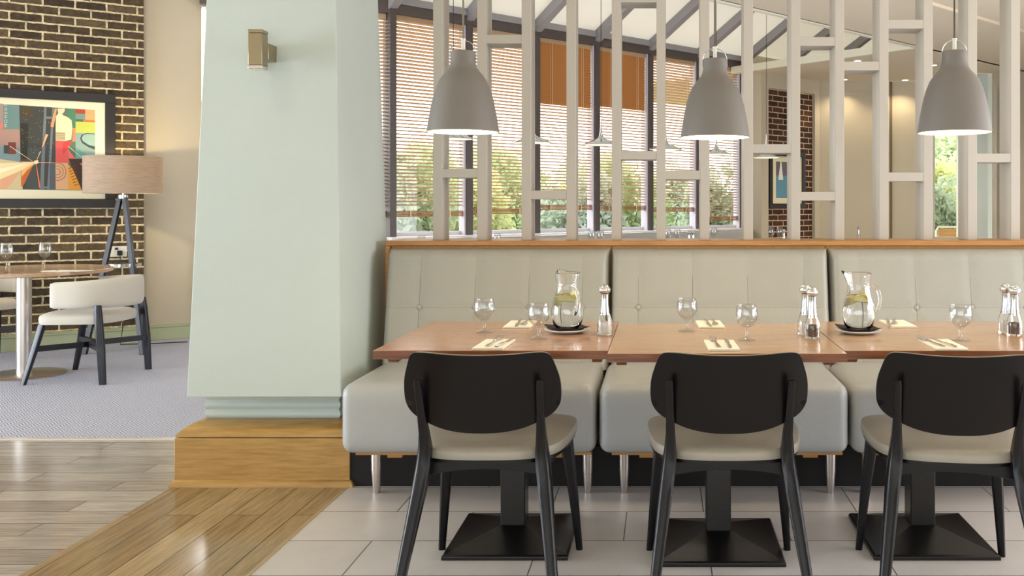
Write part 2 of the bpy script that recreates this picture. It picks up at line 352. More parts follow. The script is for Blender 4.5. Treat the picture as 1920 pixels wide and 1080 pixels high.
# upstand walls round the roof light
RS = .53
t = MB().loft([[wl(U3, -.3, CZ), wl(U3+.04, -.3, CZ), wl(U3+.04, -.3, 3.0), wl(U3, -.3, 3.0)], [wl(U3, HS, CZ), wl(U3+.04, HS, CZ), wl(U3+.04, HS, 3.12+RS*HS), wl(U3, HS, 3.12+RS*HS)]])
t.loft([[wl(-.95, HS, CZ), wl(-.95, HS+.04, CZ), wl(-.95, HS+.04, 3.12+RS*HS), wl(-.95, HS, 3.12+RS*HS)], [wl(U3+.04, HS, CZ), wl(U3+.04, HS+.04, CZ), wl(U3+.04, HS+.04, 3.12+RS*HS), wl(U3+.04, HS, 3.12+RS*HS)]])
t.loft([[wl(-.99, 0, CZ), wl(-.95, 0, CZ), wl(-.95, 0, 3.12), wl(-.99, 0, 3.12)], [wl(-.99, HS, CZ), wl(-.95, HS, CZ), wl(-.95, HS, 3.12+RS*HS), wl(-.99, HS, 3.12+RS*HS)]])
struct('wall_roof_light', t, CREAM, 'cream upstand walls of the roof light well', smooth=0)
# roof light: opal sheet over grey rafters
t = MB(); t.loft([[wl(-1, -.05, 3.16), wl(U3+.1, -.05, 3.16), wl(U3+.1, -.05, 3.18), wl(-1, -.05, 3.18)], [wl(-1, HS+.1, 3.2+RS*HS), wl(U3+.1, HS+.1, 3.2+RS*HS), wl(U3+.1, HS+.1, 3.22+RS*HS), wl(-1, HS+.1, 3.22+RS*HS)]])
rl = struct('window_8', t, OPAL, 'sloping opal roof light above the blinds', smooth=0)
for i in range(0, 9):
    t = MB().beam(wl(i*PW, -.02, 3.10), wl(i*PW, HS+.03, 3.10+RS*HS), .085, .11)
    obj('rafter', t, GREYF, rl, bevel=.004)

t = MB().beam(wl(6*PW, .05, 3.08), wl(U3+.1, .05, 3.08), .16, .24)
struct('wall_roof_edge', t, CREAM, 'cream upstand at the low edge of the roof light', smooth=0)
# window wall --------------------------------------------------
SILL = .9; HEAD = 3.02
def wplace(o, O=WO, a=ANG): o.location = O; o.rotation_euler.z = a; return o
wplace(struct('wall_window', MB().box(-.05, 6*PW+.06, -.02, .14, 0, SILL-.02), BEIGE, 'low wall under the row of windows', smooth=0))
for i in range(6):
    t = MB(); x0, x1 = i*PW, (i+1)*PW
    fr = struct('window_%d' % (i+1), MB().box(x0-.033, x0+.033, -.03, .12, SILL, HEAD+.08), DARKF, 'tall window bay %d of the six behind the slatted screen, counted from the mint pillar' % (i+1), bevel=.003)
    wplace(fr)
    if i == 5: obj('mullion', MB().box(x1-.033, x1+.033, -.03, .12, SILL, HEAD+.08), DARKF, fr)
    obj('glass', MB().box(x0+.033, x1-.033, .085, .091, SILL+.03, HEAD), PANE, fr, smooth=0)
    obj('header', MB().box(x0+.02, x1-.02, -.035, .13, HEAD, HEAD+.09), DARKF, fr, bevel=.003)
    obj('gutter_band', MB().box(x0+.02, x1-.02, -.05, .13, HEAD+.09, HEAD+.16), GREYF, fr, bevel=.003)
    obj('frame_reveal', MB().box(x1-.052, x1-.033, .0, .10, SILL, HEAD), mat('daylit_reveal_%d' % i, S(206, 202, 214), .5), fr)  # side of the dark mullion, with the outside light put into its colour
    obj('bottom_rail', MB().box(x0+.033, x1-.033, .07, .11, SILL, SILL+.04), mat('reveal_rail_%d' % i, S(206, 202, 214), .5), fr)
wplace(struct('trim_5', MB().box(-.05, 6*PW+.05, -.10, .15, SILL-.03, SILL), mat('white_sill', S(240, 238, 236), .4), 'white window sill'))
# glazed end between beige wall and window wall
LO = Vector((-4.17, 8.2, 0)); LV = WO-LO; LL = LV.length; LA = math.atan2(LV.y, LV.x)
wplace(struct('wall_window_left', MB().box(0, LL, -.02, .12, 0, SILL).box(0, LL, -.02, .12, HEAD+.1, 3.32), BEIGE, smooth=0), LO, LA)
fr = wplace(struct('window_7', MB().box(0, LL, -.03, .12, HEAD, HEAD+.12), DARKF, 'window behind the mint pillar with a pale blind'), LO, LA)
obj('glass', MB().box(.02, LL-.03, .085, .091, SILL, HEAD), PANE, fr, smooth=0)
obj('mullion', MB().box(LL*.5-.03, LL*.5+.03, -.03, .12, SILL, HEAD), DARKF, fr)

def blind(x0, x1, O, a, label, zbot=1.11, brown=None, tilt=17, grp='wooden venetian blinds in the window bays'):
    b = thing('venetian_blind', label, 'blind', O, a, grp)
    w0 = x0+.04; w1 = x1-.055; yc = .035; dep = .034; ztop = HEAD-.05; k = 0
    sl = MB(); sb = MB(); z = ztop
    while z > zbot+.09:
        br = brown and z > brown
        tt = math.radians(60 if br else tilt+24*max(0, (z-2))); dy = dep/2*math.cos(tt); dz = dep/2*math.sin(tt); th = .0022
        q = sb if br else sl
        q.loft([[(x, yc-dy, z+dz), (x, yc+dy, z-dz), (x, yc+dy, z-dz+th), (x, yc-dy, z+dz+th)] for x in (w0, w1)])
        z -= .034 if not br else .031
    obj('slats', sl, SLAT, b, smooth=0)
    if brown: obj('closed_slats', sb, SLATB, b, smooth=0)
    obj('head_rail', MB().box(w0, w1, yc-.022, yc+.022, HEAD-.045, HEAD-.002), SLAT, b)
    st = MB()
    for j in range(4): st.box(w0, w1, yc-.019, yc+.019, zbot+j*.015, zbot+j*.015+.011)
    obj('bottom_rail', st, RAILW, b, bevel=.002)
    for f in (.22, .8):
        x = w0+(w1-w0)*f; c = MB()
        for yy in (-.019, .019): c.tube([(x, yc+yy, HEAD-.04), (x, yc+yy, zbot+.06)], .0014, 4)
        c.tube([(x+.02, yc-.026, HEAD-.04), (x+.02, yc-.026, zbot+.05)], .0024, 5)
        c.box(x-.006, x+.006, yc-.021, yc+.021, zbot-.003, zbot+.062)
        obj('cord', c, STRING, b)
    return b
bl = ['pale slatted blind in the bay nearest the mint pillar',
      'pale slatted blind behind the leftmost bell lamp and its posts',
      'blind with closed orange brown upper slats, left one of the two such blinds',
      'blind with closed orange brown upper slats, right one of the two such blinds',
      'pale slatted blind left of the middle bell lamp, beside the brown ones',
      'narrowest looking pale blind next to the far brick wall, hanging lower than the rest']
for i in range(6):
    blind(i*PW, (i+1)*PW, WO, ANG, bl[i], zbot=(1.09, 1.11, 1.15, 1.14, 1.12, 1.0)[i], brown={2: 2.30, 3: 2.34}.get(i))
blind(0, LL, LO, LA, 'pale blind mostly hidden behind the mint pillar', zbot=1.09)

# walls on the right of the windows
A0 = wl(6*PW, 0); A1 = wl(6*PW, .3); 
RT = 1.336; B1 = Vector((2.238, 12.81, 0))
wplace(struct('wall_return', MB().box(6*PW+.05, 6*PW+.10, -.3, .14, 0, CZ), BEIGE, 'short return wall after the last window', smooth=0))
bw = (B1-A1).length; AB = math.atan2(B1.y-A1.y, B1.x-A1.x)
def wallhit(px, O, a):                                      # distance along a wall at picture column px
    k = (px-VX)/F; d = Vector((math.cos(a), math.sin(a))); 
    return (k*O.y-O.x)/(d.x-k*d.y)
ub0, ub1 = wallhit(1441, A1, AB), wallhit(1528, A1, AB)
struct('wall_far_left', MB().box(.05, ub0, 0, .15, 0, CZ).box(ub1, bw, 0, .15, 0, CZ).box(ub0, ub1, 0, .15, 2.76, CZ), BEIGE, 'beige wall round the far brick panel', loc=A1, rotz=AB, smooth=0)
struct('wall_far_brick', MB().box(ub0, ub1, .05, .15, 0, 2.76), BRKF, 'dark red brick panel on the far wall', loc=A1, rotz=AB, smooth=0)
XW0, XW1 = at(1742, 0, 13).x, at(1793, 0, 13).x
w2 = MB().box(B1.x, at(1665,0,12.9).x, 12.82, 12.95, 0, CZ).box(at(1667,0,12.9).x+.02, XW0, 12.87, 13.0, 0, CZ).box(XW0, XW1+.05, 12.87, 13.0, 0, .75).box(XW0, XW1+.05, 12.87, 13, 2.35, CZ).box(XW1, 7, 12.87, 13, 0, CZ)
struct('wall_far', w2, BEIGE, 'beige far wall with a tall window at its right end', smooth=0)
struct('trim_6', MB().box(at(1665,0,12.9).x-.005, at(1667,0,12.9).x+.03, 12.84, 12.9, 0, CZ), mat('shadow_gap', S(120, 104, 80), .8), 'dark joint line in the far wall')
struct('trim_7', MB().box(at(1537,0,12.8).x+.0, at(1640,0,12.8).x, 12.795, 12.83, 2.76, 2.80), BEIGE, 'ledge near the top of the far wall')
fr = struct('window_9', MB().box(XW0, XW0+.04, 12.85, 12.95, .75, 2.35).box(XW1-.01, XW1+.03, 12.85, 12.95, .75, 2.35), OFFW, 'tall window on the far wall showing the garden')
obj('glass', MB().box(XW0, XW1, 12.93, 12.936, .75, 2.35), PANE, fr, smooth=0)
# second mint pillar at the far end
c0 = at(1852, 0, 12.1); c0.z = 0
t = MB().loft([[c0+Vector(((x*.707-y*.707)*s, (x*.707+y*.707+.28)*s, z)) for x, y in ((-.20,-.20),(.20,-.20),(.20,.20),(-.20,.20))] for z, s in ((0, 1.0), (CZ, .9))])
struct('pillar', t, MINT, 'far mint green pillar at the right edge', smooth=0)
struct('trim_8', MB().box(at(1866,0,11.8).x, at(1866,0,11.8).x+.02, 11.8, 11.9, 0, 2.75), OFFW, 'white door edge right of the far pillar')
struct('wall_right_far', MB().box(at(1868,0,11.9).x, 7, 11.95, 12.05, 0, CZ), BEIGE, 'beige wall right of the far mint pillar', smooth=0)
struct('wall_right', MB().box(5.2, 5.3, -3, 12, 0, CZ), BEIGE, smooth=0)
struct('wall_back', MB().box(-9, 5.3, -3.2, -3.1, 0, CZ), BEIGE, smooth=0)
struct('wall_left', MB().box(-9.1, -9, -3, 6, 0, 3.3), BEIGE, smooth=0)

# brick wall with picture at the left ----------------------------------------------------
BO = Vector((-4.55, 7.97, 0)); BA = math.atan2(1, 1.506)      # corner at the right end; wall runs back towards negative local x
struct('wall_brick', MB().box(-5.4, 0, 0, .12, 0, 3.3), BRK, 'dark brown brick wall with cream mortar', loc=BO, rotz=BA, smooth=0)
LB = (LO-BO); BA2 = math.atan2(LB.y-.10, LB.x-.06)
struct('wall_beige', MB().box(-.06, LB.length+.02, .06, .16, 0, 3.3), BEIGE, 'beige wall between brick wall and window', loc=BO, rotz=BA, smooth=0)
sk = MB()
for x0, x1, yy in ((-5.4, .012, 0), (.0, LB.length, .06)):
    sk.box(x0, x1, yy-.018, yy, 0, .112).box(x0, x1, yy-.024, yy, .112, .128).box(x0, x1, yy-.014, yy, .128, .138)
struct('baseboard_left', sk, SAGE, 'sage green skirting board', loc=BO, rotz=BA, bevel=.003)

# mint pillar ---------------------------------------------------------------------------
def rect(x0, x1, y0, y1, z): return [(x0,y0,z),(x1,y0,z),(x1,y1,z),(x0,y1,z)]
zb = .385
PB = (-2.016, -1.359, 3.85, 4.56); PT = (-1.958, -1.402, 3.905, 4.50); kt = (CZ-zb)/(2.12-zb)
top = [PB[i]+(PT[i]-PB[i])*kt for i in range(4)]
pil = struct('pillar', MB().loft([rect(*PB, zb), rect(*top, CZ)]), MINT, 'large mint green tapering pillar on an oak plinth', bevel=.004, smooth=30)
prof = [(.0, .25)]
nk = MB(); rings = []
for i in range(25):
    z = .262+(.385-.262)*i/24; off = .012*abs(math.sin((z-.262)/.041*PI))
    rings.append(rect(-1.995-off, -1.42+off, 3.99-off, 4.5+off, z))
nk.loft(rings); obj('fluted_neck', nk, MINT, pil, smooth=50)
pl = MB(); P0 = (-2.08, -1.33, 3.87, 4.66)
pl.loft([rect(P0[0]+e, P0[1]-e*.9, P0[2]+e, P0[3]-e, z) for e, z in ((0, 0), (0, .205))])
obj('plinth', pl, OAK, pil, bevel=.003)
pl = MB(); pr = [(.004, .209), (.004, .218), (.012, .226), (.022, .236), (.036, .247), (.05, .255), (.066, .261), (.085, .264)]
pl.loft([rect(P0[0]+e, P0[1]-e*1.0, P0[2]+e, P0[3]-e, z) for e, z in pr]); obj('plinth_moulding', pl, OAK, pil, smooth=50)
pl = MB(); pl.loft([rect(P0[0]-e, P0[1]+e, P0[2]-e, P0[3]+e, z) for e, z in ((.018, 0), (.018, .006), (.012, .018), (.004, .026), (.0, .028))]); obj('base_bead', pl, OAK, pil, smooth=50)

# wall light on the pillar
sx = at(483, 0, 3.78).x
yf = 3.87+.0
sc = thing('wall_light', 'small square satin metal wall light on the mint pillar', 'wall light', (sx, 3.895, 1.848))
obj('body', MB().box(-.029, .029, -.14, -.082, -.066, .066), BRASSY, sc, bevel=.002)
obj('end_cap', MB().box(-.030, .030, -.141, -.081, .067, .082), BRASSY, sc, bevel=.002)
obj('end_cap', MB().box(-.030, .030, -.141, -.081, -.082, -.067), STEEL, sc, bevel=.002)
obj('lens', MB().lathe([(.02, -.0835), (.02, -.082)], 20, 0, -.111), mat('frosted_lens', S(235, 230, 215), .4), sc)
obj('mounting_bracket', MB().box(-.022, .030, -.081, .012, -.035, .035), BRASSY, sc, bevel=.003)

# ------------------------------------------------------------------ partition: ledge, panels, bench
LX0 = at(725, 0, 4.37).x; LX1 = 4.2
ld = thing('partition', 'oak faced low partition with capping ledge behind the bench', 'partition', (0, 4.37, 0))
obj('ledge', MB().box(LX0, LX1, -.02, .30, 1.006, 1.03), OAKC, ld, bevel=.003)
xs = [LX0+.022, -.237, .79, 1.82, 2.85, 3.88]
for i in range(5): obj('panel', MB().box(xs[i]+.0015, xs[i+1]-.0015, .0, .02, .0, 1.004), OAKP, ld)
obj('end_board', MB().box(LX0, LX0+.02, -.02, .30, 0, 1.004), OAKC, ld, bevel=.002)
obj('back_board', MB().box(LX0+.021, LX1, .26, .28, 0, 1.004), BEIGE, ld)

# white posts and cross pieces
posts_px = [820.5, 903, 986.5, 1070.5, 1155.5, 1239.5, 1321.5, 1403.5, 1492, 1574.5, 1657.5, 1740.5, 1823.5, 1904]
yF = 4.45; PD = .15
pos_names = ['leftmost white post, right of the mint pillar', 'second white post from the left, behind the leftmost bell lamp', 'third white post from the left, at the left side of its short low rung', 'fourth white post from the left',
 'fifth white post from the left, holding two rungs on its right', 'sixth white post from the left, just left of the middle bell lamp', 'seventh white post from the left, behind the middle bell lamp', 'eighth white post from the left, just right of the middle bell lamp',
 'ninth white post, in front of the far brick panel', 'tenth white post, between two high rungs', 'eleventh white post from the left', 'twelfth white post, left of the rightmost bell lamp', 'thirteenth white post, behind the rightmost bell lamp', 'rightmost white post in view']
px2x = lambda p: (p-VX)*yF/F
for i, p in enumerate(posts_px):
    x = px2x(p)
    o = obj('screen_post', MB().box(-.0225, .0225, 0, PD, 0, CZ-1.03), OFFW, None, bevel=.0015, loc=(x, yF, 1.03))
    tag(o, pos_names[i], 'post', 'white posts of the slatted screen')
rungs = [(0, 325, 'lower rung between the first two white posts'), (1, 73, 'high rung between the second and third white posts'), (2, 365.5, 'low rung between the third and fourth white posts'),
 (4, 291, 'rung left of the middle bell lamp, between fifth and sixth posts'), (4, -4, 'topmost rung left of the middle bell lamp cord'), (5, 328, 'low rung below left of the middle bell lamp'),
 (7, 278.5, 'rung over the far brick panel, right of the middle bell lamp'), (8, 77.5, 'high rung right of the ninth white post'), (8, 368, 'low rung in front of the far framed picture'),
 (9, 123.5, 'high rung between the tenth and eleventh white posts'), (10, 45, 'highest rung left of the rightmost bell lamp'), (10, 331.5, 'low rung left of the rightmost bell lamp'), (12, 296, 'rung right of the rightmost bell lamp')]
for a, y, lab in rungs:
    x0 = px2x(posts_px[a])+.0225; x1 = px2x(posts_px[a+1])-.0225; z = HC-(y-VY)*yF/F
    o = obj('screen_rung', MB().box(-(x1-x0)/2-.001, (x1-x0)/2+.001, .0015, PD-.01, -.0215, .0215), OFFW, None, bevel=.0015, loc=((x0+x1)/2, yF, z)); tag(o, lab, 'rung', 'cross pieces of the slatted screen')

# bench -------------------------------------------------------------------------------
def rbox(x0, x1, y0, y1, z0, z1, r, n=14, puff=0):            # softly rounded upholstered block
    mb = MB(); cx, cy, cz = (x0+x1)/2, (y0+y1)/2, (z0+z1)/2; hx, hy, hz = (x1-x0)/2, (y1-y0)/2, (z1-z0)/2
    def coords(h, m):
        a = [-h+r*(1-math.cos(PI/2*i/5)) for i in range(6)]; mid = [-h+r+(2*h-2*r)*i/m for i in range(1, m)]
        return a+mid+[-v for v in reversed(a)]
    X, Y, Z = coords(hx, n), coords(hy, 8), coords(hz, 5)
    def fix(x, y, z):
        c = Vector((max(-hx+r, min(hx-r, x)), max(-hy+r, min(hy-r, y)), max(-hz+r, min(hz-r, z)))); d = Vector((x, y, z))-c
        if d.length > 1e-9: d = d.normalized()*r
        p = c+d
        if puff:
            fx, fy, fz = 1-(p.x/hx)**4, 1-(p.y/hy)**4, 1-(p.z/hz)**4
            if abs(p.z) > hz-r*.6: p.z += math.copysign(puff*max(fx, 0)*max(fy, 0), p.z) if p.z > 0 else 0
            if p.y < -hy+r*.6: p.y -= puff*.7*max(fx, 0)*max(fz, 0)
        return (p.x+cx, p.y+cy, p.z+cz)
    idx = {}
    def V(i, j, k):
        if (i, j, k) not in idx: idx[(i, j, k)] = len(mb.v); mb.v.append(fix(X[i], Y[j], Z[k]))
        return idx[(i, j, k)]
    a, b, c = len(X)-1, len(Y)-1, len(Z)-1
    for i in range(a):
        for j in range(b):
            for k in (0, c): mb.f.append((V(i,j,k), V(i+1,j,k), V(i+1,j+1,k), V(i,j+1,k))); mb.c.append(None)
        for k in range(c):
            for j in (0, b): mb.f.append((V(i,j,k), V(i+1,j,k), V(i+1,j,k+1), V(i,j,k+1))); mb.c.append(None)
    for j in range(b):
        for k in range(c):
            for i in (0, a): mb.f.append((V(i,j,k), V(i,j+1,k), V(i,j+1,k+1), V(i,j,k+1))); mb.c.append(None)
    return mb
YB0, YB1 = 4.19, 4.30                                       # cushion face bottom / top
def backcush(x0, x1, seams, zs, parent):
    z0, z1 = .44, .992; nx, nz = 150, 70; mb = MB(); W = x1-x0
    def f(x, z):
        t = (z-z0)/(z1-z0); base = YB0+(YB1-YB0)*t
        dx = min(x-x0, x1-x); dz = z1-z
        e = 1-(1-min(dx/.035, 1))**2.2; e2 = 1-(1-min(dz/.05, 1))**2.2
        d = .07*(e*e2)**.5
        g = 0
        for s in seams: g = max(g, math.exp(-((x-s)/.0035)**2)*.005, math.exp(-((x-s)/.03)**2)*.004)
        g = max(g, math.exp(-((z-zs)/.0035)**2)*.005, math.exp(-((z-zs)/.03)**2)*.004)
        for s in seams: g = max(g, math.exp(-(((x-s)**2+(z-zs)**2)/.018**2))*.011)
        return base-d+.045+g-.0
    xs_ = sorted(set([x0+W*i/nx for i in range(nx+1)]+[s+d for s in seams for d in (-.006,-.004,-.002,0,.002,.004,.006)])); zz = sorted(set([z0+(z1-z0)*k/nz for k in range(nz+1)]+[zs+d for d in (-.006,-.004,-.002,0,.002,.004,.006)]))
    n = len(xs_)
    rings = [[(x, f(x, z), z) for x in xs_]+[(x1, YB1+.066, z), (x0, YB1+.066, z)] for z in zz]
    mb.loft(rings)
    return obj('back_cushion', mb, BENCHB, parent, smooth=60)
bxs = [(-1.284, -.262), (-.250, .752), (.762, 1.80)]
bbx = [(LX0+.026, -.246), (-.236, .79), (.80, 1.84)]
seams = [[-1.130, -.872, -.62, -.370], [-.108, .146, .404, .668], [.93, 1.19, 1.447, 1.70]]
labs = ['pale sage upholstered bench section beside the mint pillar, leftmost of three', 'pale sage upholstered bench section in the middle', 'pale sage upholstered bench section at the right edge']
for i in range(3):
    b = thing('bench', labs[i], 'bench', (0, 0, 0), 0, 'sage bench sections along the partition')
    x0, x1 = bxs[i]
    obj('seat', rbox(x0, x1, 3.615, 4.162, .203, .482, .045, 16, .012), BENCH, b, smooth=60)
    bc = backcush(*bbx[i], seams[i], .722, b)
    stm = MB()
    yy = lambda z: YB0+(YB1-YB0)*(z-.44)/.552-.07+.045+.0075
    for q in seams[i]: stm.tube([(q, yy(z)-(.0022 if z < .93 else 0), z) for z in (.45, .6, .722, .85, .93)], .0011, 5)
    stm.tube([(bbx[i][0]+.05, yy(.722)-.002, .722), (bbx[i][1]-.05, yy(.722)-.002, .722)], .0011, 5)
    obj('seam', stm, SEAM, bc)
    for s in seams[i]:
        yb = YB0+(YB1-YB0)*(.722-.44)/.552-.07+.045+.006
        obj('button', MB().lathe([(.002, .0), (.009, .0012), (.0125, .004), (.0125, .008)], 18), BENCHB, bc, loc=(s, yb-.003, .722)).rotation_euler.x = -PI/2
    obj('seat_frame', MB().box(x0+.05, x1-.02, 3.66, 4.15, .192, .205), OAKC, b)
    for xx in (x0+.095, x1-.045):
        obj('leg', MB().lathe([(.013, 0), (.0145, .006), (.021, .10), (.022, .192)], 24, xx, 3.785), STEEL, b)
    for xx in (x0+.14+.05, x1-.14):
        obj('support_block', MB().box(xx-.03, xx+.03, 3.72, 3.80, .165, .192), OAKC, b)
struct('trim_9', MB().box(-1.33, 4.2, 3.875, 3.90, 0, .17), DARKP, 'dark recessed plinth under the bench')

# ------------------------------------------------------------------ dining tables
def make_table(m, medge):
    t = thing('dining_table', '', 'table')
    tp = obj('tabletop', MB().box(-.3645, .3645, -.35, .35, .722, .75), m, t, bevel=.002)
    obj('edge_band', MB().box(-.3652, .3652, -.3515, -.3495, .7235, .7485), medge, tp)
    for s in (-1, 1):
        k = MB(); k.loft([[(s*.325-.016, y, .722), (s*.325+.016, y, .722), (s*.325+.016, y+dy, zz), (s*.325-.016, y+dy, zz)] for y, dy, zz in ((-.30, .03, .70), (.30, -.03, .70))])
        obj('top_bearer', k, medge, t, bevel=.002)
    obj('cross_bearer', MB().box(-.31, .31, -.05, .05, .704, .7215), BLACKM, t)
    obj('column', MB().box(-.044, .044, .07, .155, .05, .704), BLACKM, t, bevel=.004)
    bs = MB(); h = .214; cy = .112
    bs.loft([rect(-h, h, cy-h, cy+h, 0), rect(-h, h, cy-h, cy+h, .012), rect(-h+.006, h-.006, cy-h+.006, cy+h-.006, .018), rect(-.046, .046, cy-.046, cy+.046, .060)])
    obj('pyramid_base', bs, BLACKM, t, smooth=0, bevel=.0015)
    return t
TY = 2.813+.35
t1 = make_table(TABLER, TEDGE); t1.location = (-.530, TY, 0); t1['label'] = 'leftmost oak dining table with the glass jug nearer the pillar'; t1['group'] = 'oak tables along the bench'
t2 = dup(t1, (.2005, TY-.055, 0), 0, 'middle oak dining table with two goblets and no jug', 'oak tables along the bench')
t3 = dup(t1, (.9335, TY, 0), 0, 'rightmost oak dining table with the second glass jug', 'oak tables along the bench')
for t in (t2, t3):
    for ch in kids(t):
        if ch.name.startswith('tabletop'): ch.data = ch.data.copy(); ch.data.materials[0] = TABLEW

# ------------------------------------------------------------------ dining chairs
def sym(right): return right+[(-x, y) for x, y in reversed(right) if abs(x) > 1e-6]
def smooth_outline(pts, it=2):
    for _ in range(it):
        q = []
        for i in range(len(pts)):
            a, b = pts[i], pts[(i+1) % len(pts)]
            q += [(a[0]*.75+b[0]*.25, a[1]*.75+b[1]*.25), (a[0]*.25+b[0]*.75, a[1]*.25+b[1]*.75)]
        pts = q
    return pts
def make_chair():
    c = thing('dining_chair', '', 'chair')
    k = 2.6/1700
    rt = [(0, 666), (60, 665), (105, 662), (132, 664), (141, 690), (149, 715), (151, 742), (149, 766), (137, 784), (115, 797), (80, 811), (40, 818), (0, 819)]
    out = smooth_outline(sym([(x*k, HC-(y-VY)*k) for x, y in rt]))
    fy = lambda x, z: -.322+.055*(x/.229)**2-.22*(z-.66)
    sh = MB().plate(out, lambda x, z, t: (x, fy(x, z)-.0, z), lambda x, z, t: (x, fy(x, z)+.011, z), 8, edge=[lambda x, z: (x*1.006, fy(x, z)+.0055, z+(z-.66)*.006)])
    obj('backrest', sh, BROWNB, c, smooth=50)
    cu = MB().plate([(x*.99, .66+(z-.66)*.985+.002) for x, z in out], lambda x, z, t: (x, fy(x, z)+.0115, z), lambda x, z, t: (x, fy(x, z)+.034-.016*t**6, z), 8)
    obj('back_pad', cu, PIPING, c, smooth=50)
    so = [(0, -.262), (.09, -.258), (.165, -.235), (.212, -.18), (.232, -.09), (.243, .03), (.243, .12), (.222, .185), (.165, .215), (.08, .225), (0, .227)]
    so = smooth_outline(sym(so))
    dip = lambda x, y: -.010*math.exp(-(x*x+y*y)/.03)
    st = MB().plate(so, lambda x, y, t: (x, y, .490+dip(x, y)-.014*t**7+.006*math.cos(y*6)), lambda x, y, t: (x, y, .449), 10, edge=[lambda x, y: (x*1.014, y*1.014, .468), lambda x, y: (x*1.01, y*1.01, .456)])
    obj('seat', st, SEATG, c, smooth=50)
    sb = MB().plate([(x*.985, y*.985) for x, y in so], lambda x, y, t: (x, y, .449), lambda x, y, t: (x, y, .437), 3)
    obj('seat_board', sb, BLACKW, c, smooth=40)
    fr = MB()
    # back rail arched underneath
    fr.loft([[(x, -.225, .436), (x, -.200, .436), (x, -.200, .408-.0+.016*(1-(x/.16)**2)-.012), (x, -.225, .408+.016*(1-(x/.16)**2)-.012)] for x in [-.165+.33*i/12 for i in range(13)]])
    fr.beam((-.19, .165, .416), (.19, .165, .416), .022, .04)
    for s in (-1, 1): fr.beam((s*.165, -.20, .416), (s*.195, .16, .416), .022, .04)
    obj('seat_frame', fr, BLACKW, c, bevel=.002)
    for s in (-1, 1):
        L = [(.236, -.392, 0, .026, .028), (.213, -.345, .16, .031, .034), (.186, -.268, .36, .040, .050), (.177, -.246, .43, .042, .056), (.173, -.246, .47, .038, .050), (.172, -.262, .53, .028, .034), (.174, -.290, .60, .022, .022), (.176, -.318, .68, .021, .018), (.176, -.325, .698, .017, .014)]
        obj('leg', MB().bar([(s*x, y, z, a, b) for x, y, z, a, b in L]), BLACKW, c, smooth=45)
        L = [(.240, .235, 0, .022, .022), (.222, .205, .2, .032, .030), (.203, .175, .38, .043, .038), (.198, .17, .436, .044, .038)]
        obj('leg', MB().bar([(s*x, y, z, a, b) for x, y, z, a, b in L]), BLACKW, c, smooth=45)
    return c
ch = make_chair(); ch.location = (-.5255, 2.93, 0); ch['label'] = 'dark dining chair with navy sheen nearest the mint pillar, leftmost of three'; ch['group'] = 'dark chairs at the oak tables'
dup(ch, (.199, 2.925, 0), 0, 'dark brown dining chair at the middle oak table', 'dark chairs at the oak tables')
dup(ch, (.896, 2.90, 0), math.radians(-7.5), 'dark brown dining chair at the right edge, turned slightly', 'dark chairs at the oak tables')

# ------------------------------------------------------------------ tableware
def make_goblet():
    P = [(.0005, .0), (.029, 0), (.0295, .0015), (.024, .004), (.009, .009), (.0055, .014), (.005, .020), (.0075, .026), (.0055, .032), (.0075, .037), (.018, .045), (.029, .056), (.0355, .070), (.0372, .084), (.036, .100), (.0332, .1165), (.0323, .1175), (.0316, .1165), (.0345, .100), (.0356, .084), (.0338, .071), (.0275, .058), (.016, .048), (.004, .043), (.0005, .042)]
    return obj('goblet', MB().lathe(P, 40), THIN, None, smooth=60)
g = make_goblet()
gs = [((908, 623), 'clear stemmed goblet at the back left of the table nearest the pillar'), ((1010, 635), 'clear stemmed goblet beside the left glass jug'), ((1288, 621), 'clear stemmed goblet at the back of the middle table'), ((1400, 638), 'clear stemmed goblet at the front right of the middle table'), ((1801, 638), 'clear stemmed goblet on the right table')]
for i, ((px, py), lab) in enumerate(gs):
    o = g if i == 0 else g.copy()
    if i: C.objects.link(o)
    p = on(px, py, .75); o.location = p+Vector((0, 0, .0008)); o.rotation_euler.z = i; tag(o, lab, 'glass', 'goblets on the oak tables')

def make_jug():
    r = thing('water_jug', '', 'jug')
    outer = [(.034, 0), (.040, .002), (.050, .018), (.057, .045), (.058, .065), (.053, .092), (.045, .118), (.0395, .142), (.0385, .158), (.0405, .165), (.0415, .170), (.0435, .190), (.0455, .199)]
    inner = [(.0435, .2005), (.0415, .190), (.0392, .171), (.0362, .158), (.037, .142), (.0425, .118), (.0505, .092), (.0555, .065), (.0545, .045), (.0475, .018), (.034, .008), (.001, .007)]
    n = 48; rings = []
    for rr, z in [(.001, 0)]+outer+inner:
        ring = []
        for i in range(n):
            a = 2*PI*i/n; d = math.atan2(math.sin(a-PI), math.cos(a-PI)); s = max(0, (z-.165)/.035)
            q = rr+.016*s*math.exp(-(d/.35)**2); ring.append((q*math.cos(a), q*math.sin(a), z+.008*s*math.exp(-(d/.4)**2)))
        rings.append(ring)
    obj('body', MB().loft(rings), GLASS, r, smooth=60)
    pts = []
    for i in range(15):
        t = i/14; a = PI*.5-PI*1.0*t
        pts.append((.0405+.034*math.cos(a)*1.0+.012*t*(1-t)*0, 0, .108+.052*math.sin(a)))
    pts = [(.036, 0, .157)]+pts[1:-1]+[(.0535, 0, .060)]
    obj('handle', MB().tube(pts, .0062, 12), GLASS, r, smooth=60)
    wt = [(.001, .0078), (.0335, .0088), (.047, .0185), (.054, .045), (.0551, .065), (.050, .092), (.0422, .116), (.0405, .122), (.001, .122)]
    return r, obj('water', MB().lathe(wt, 40), WATER, None, smooth=60)
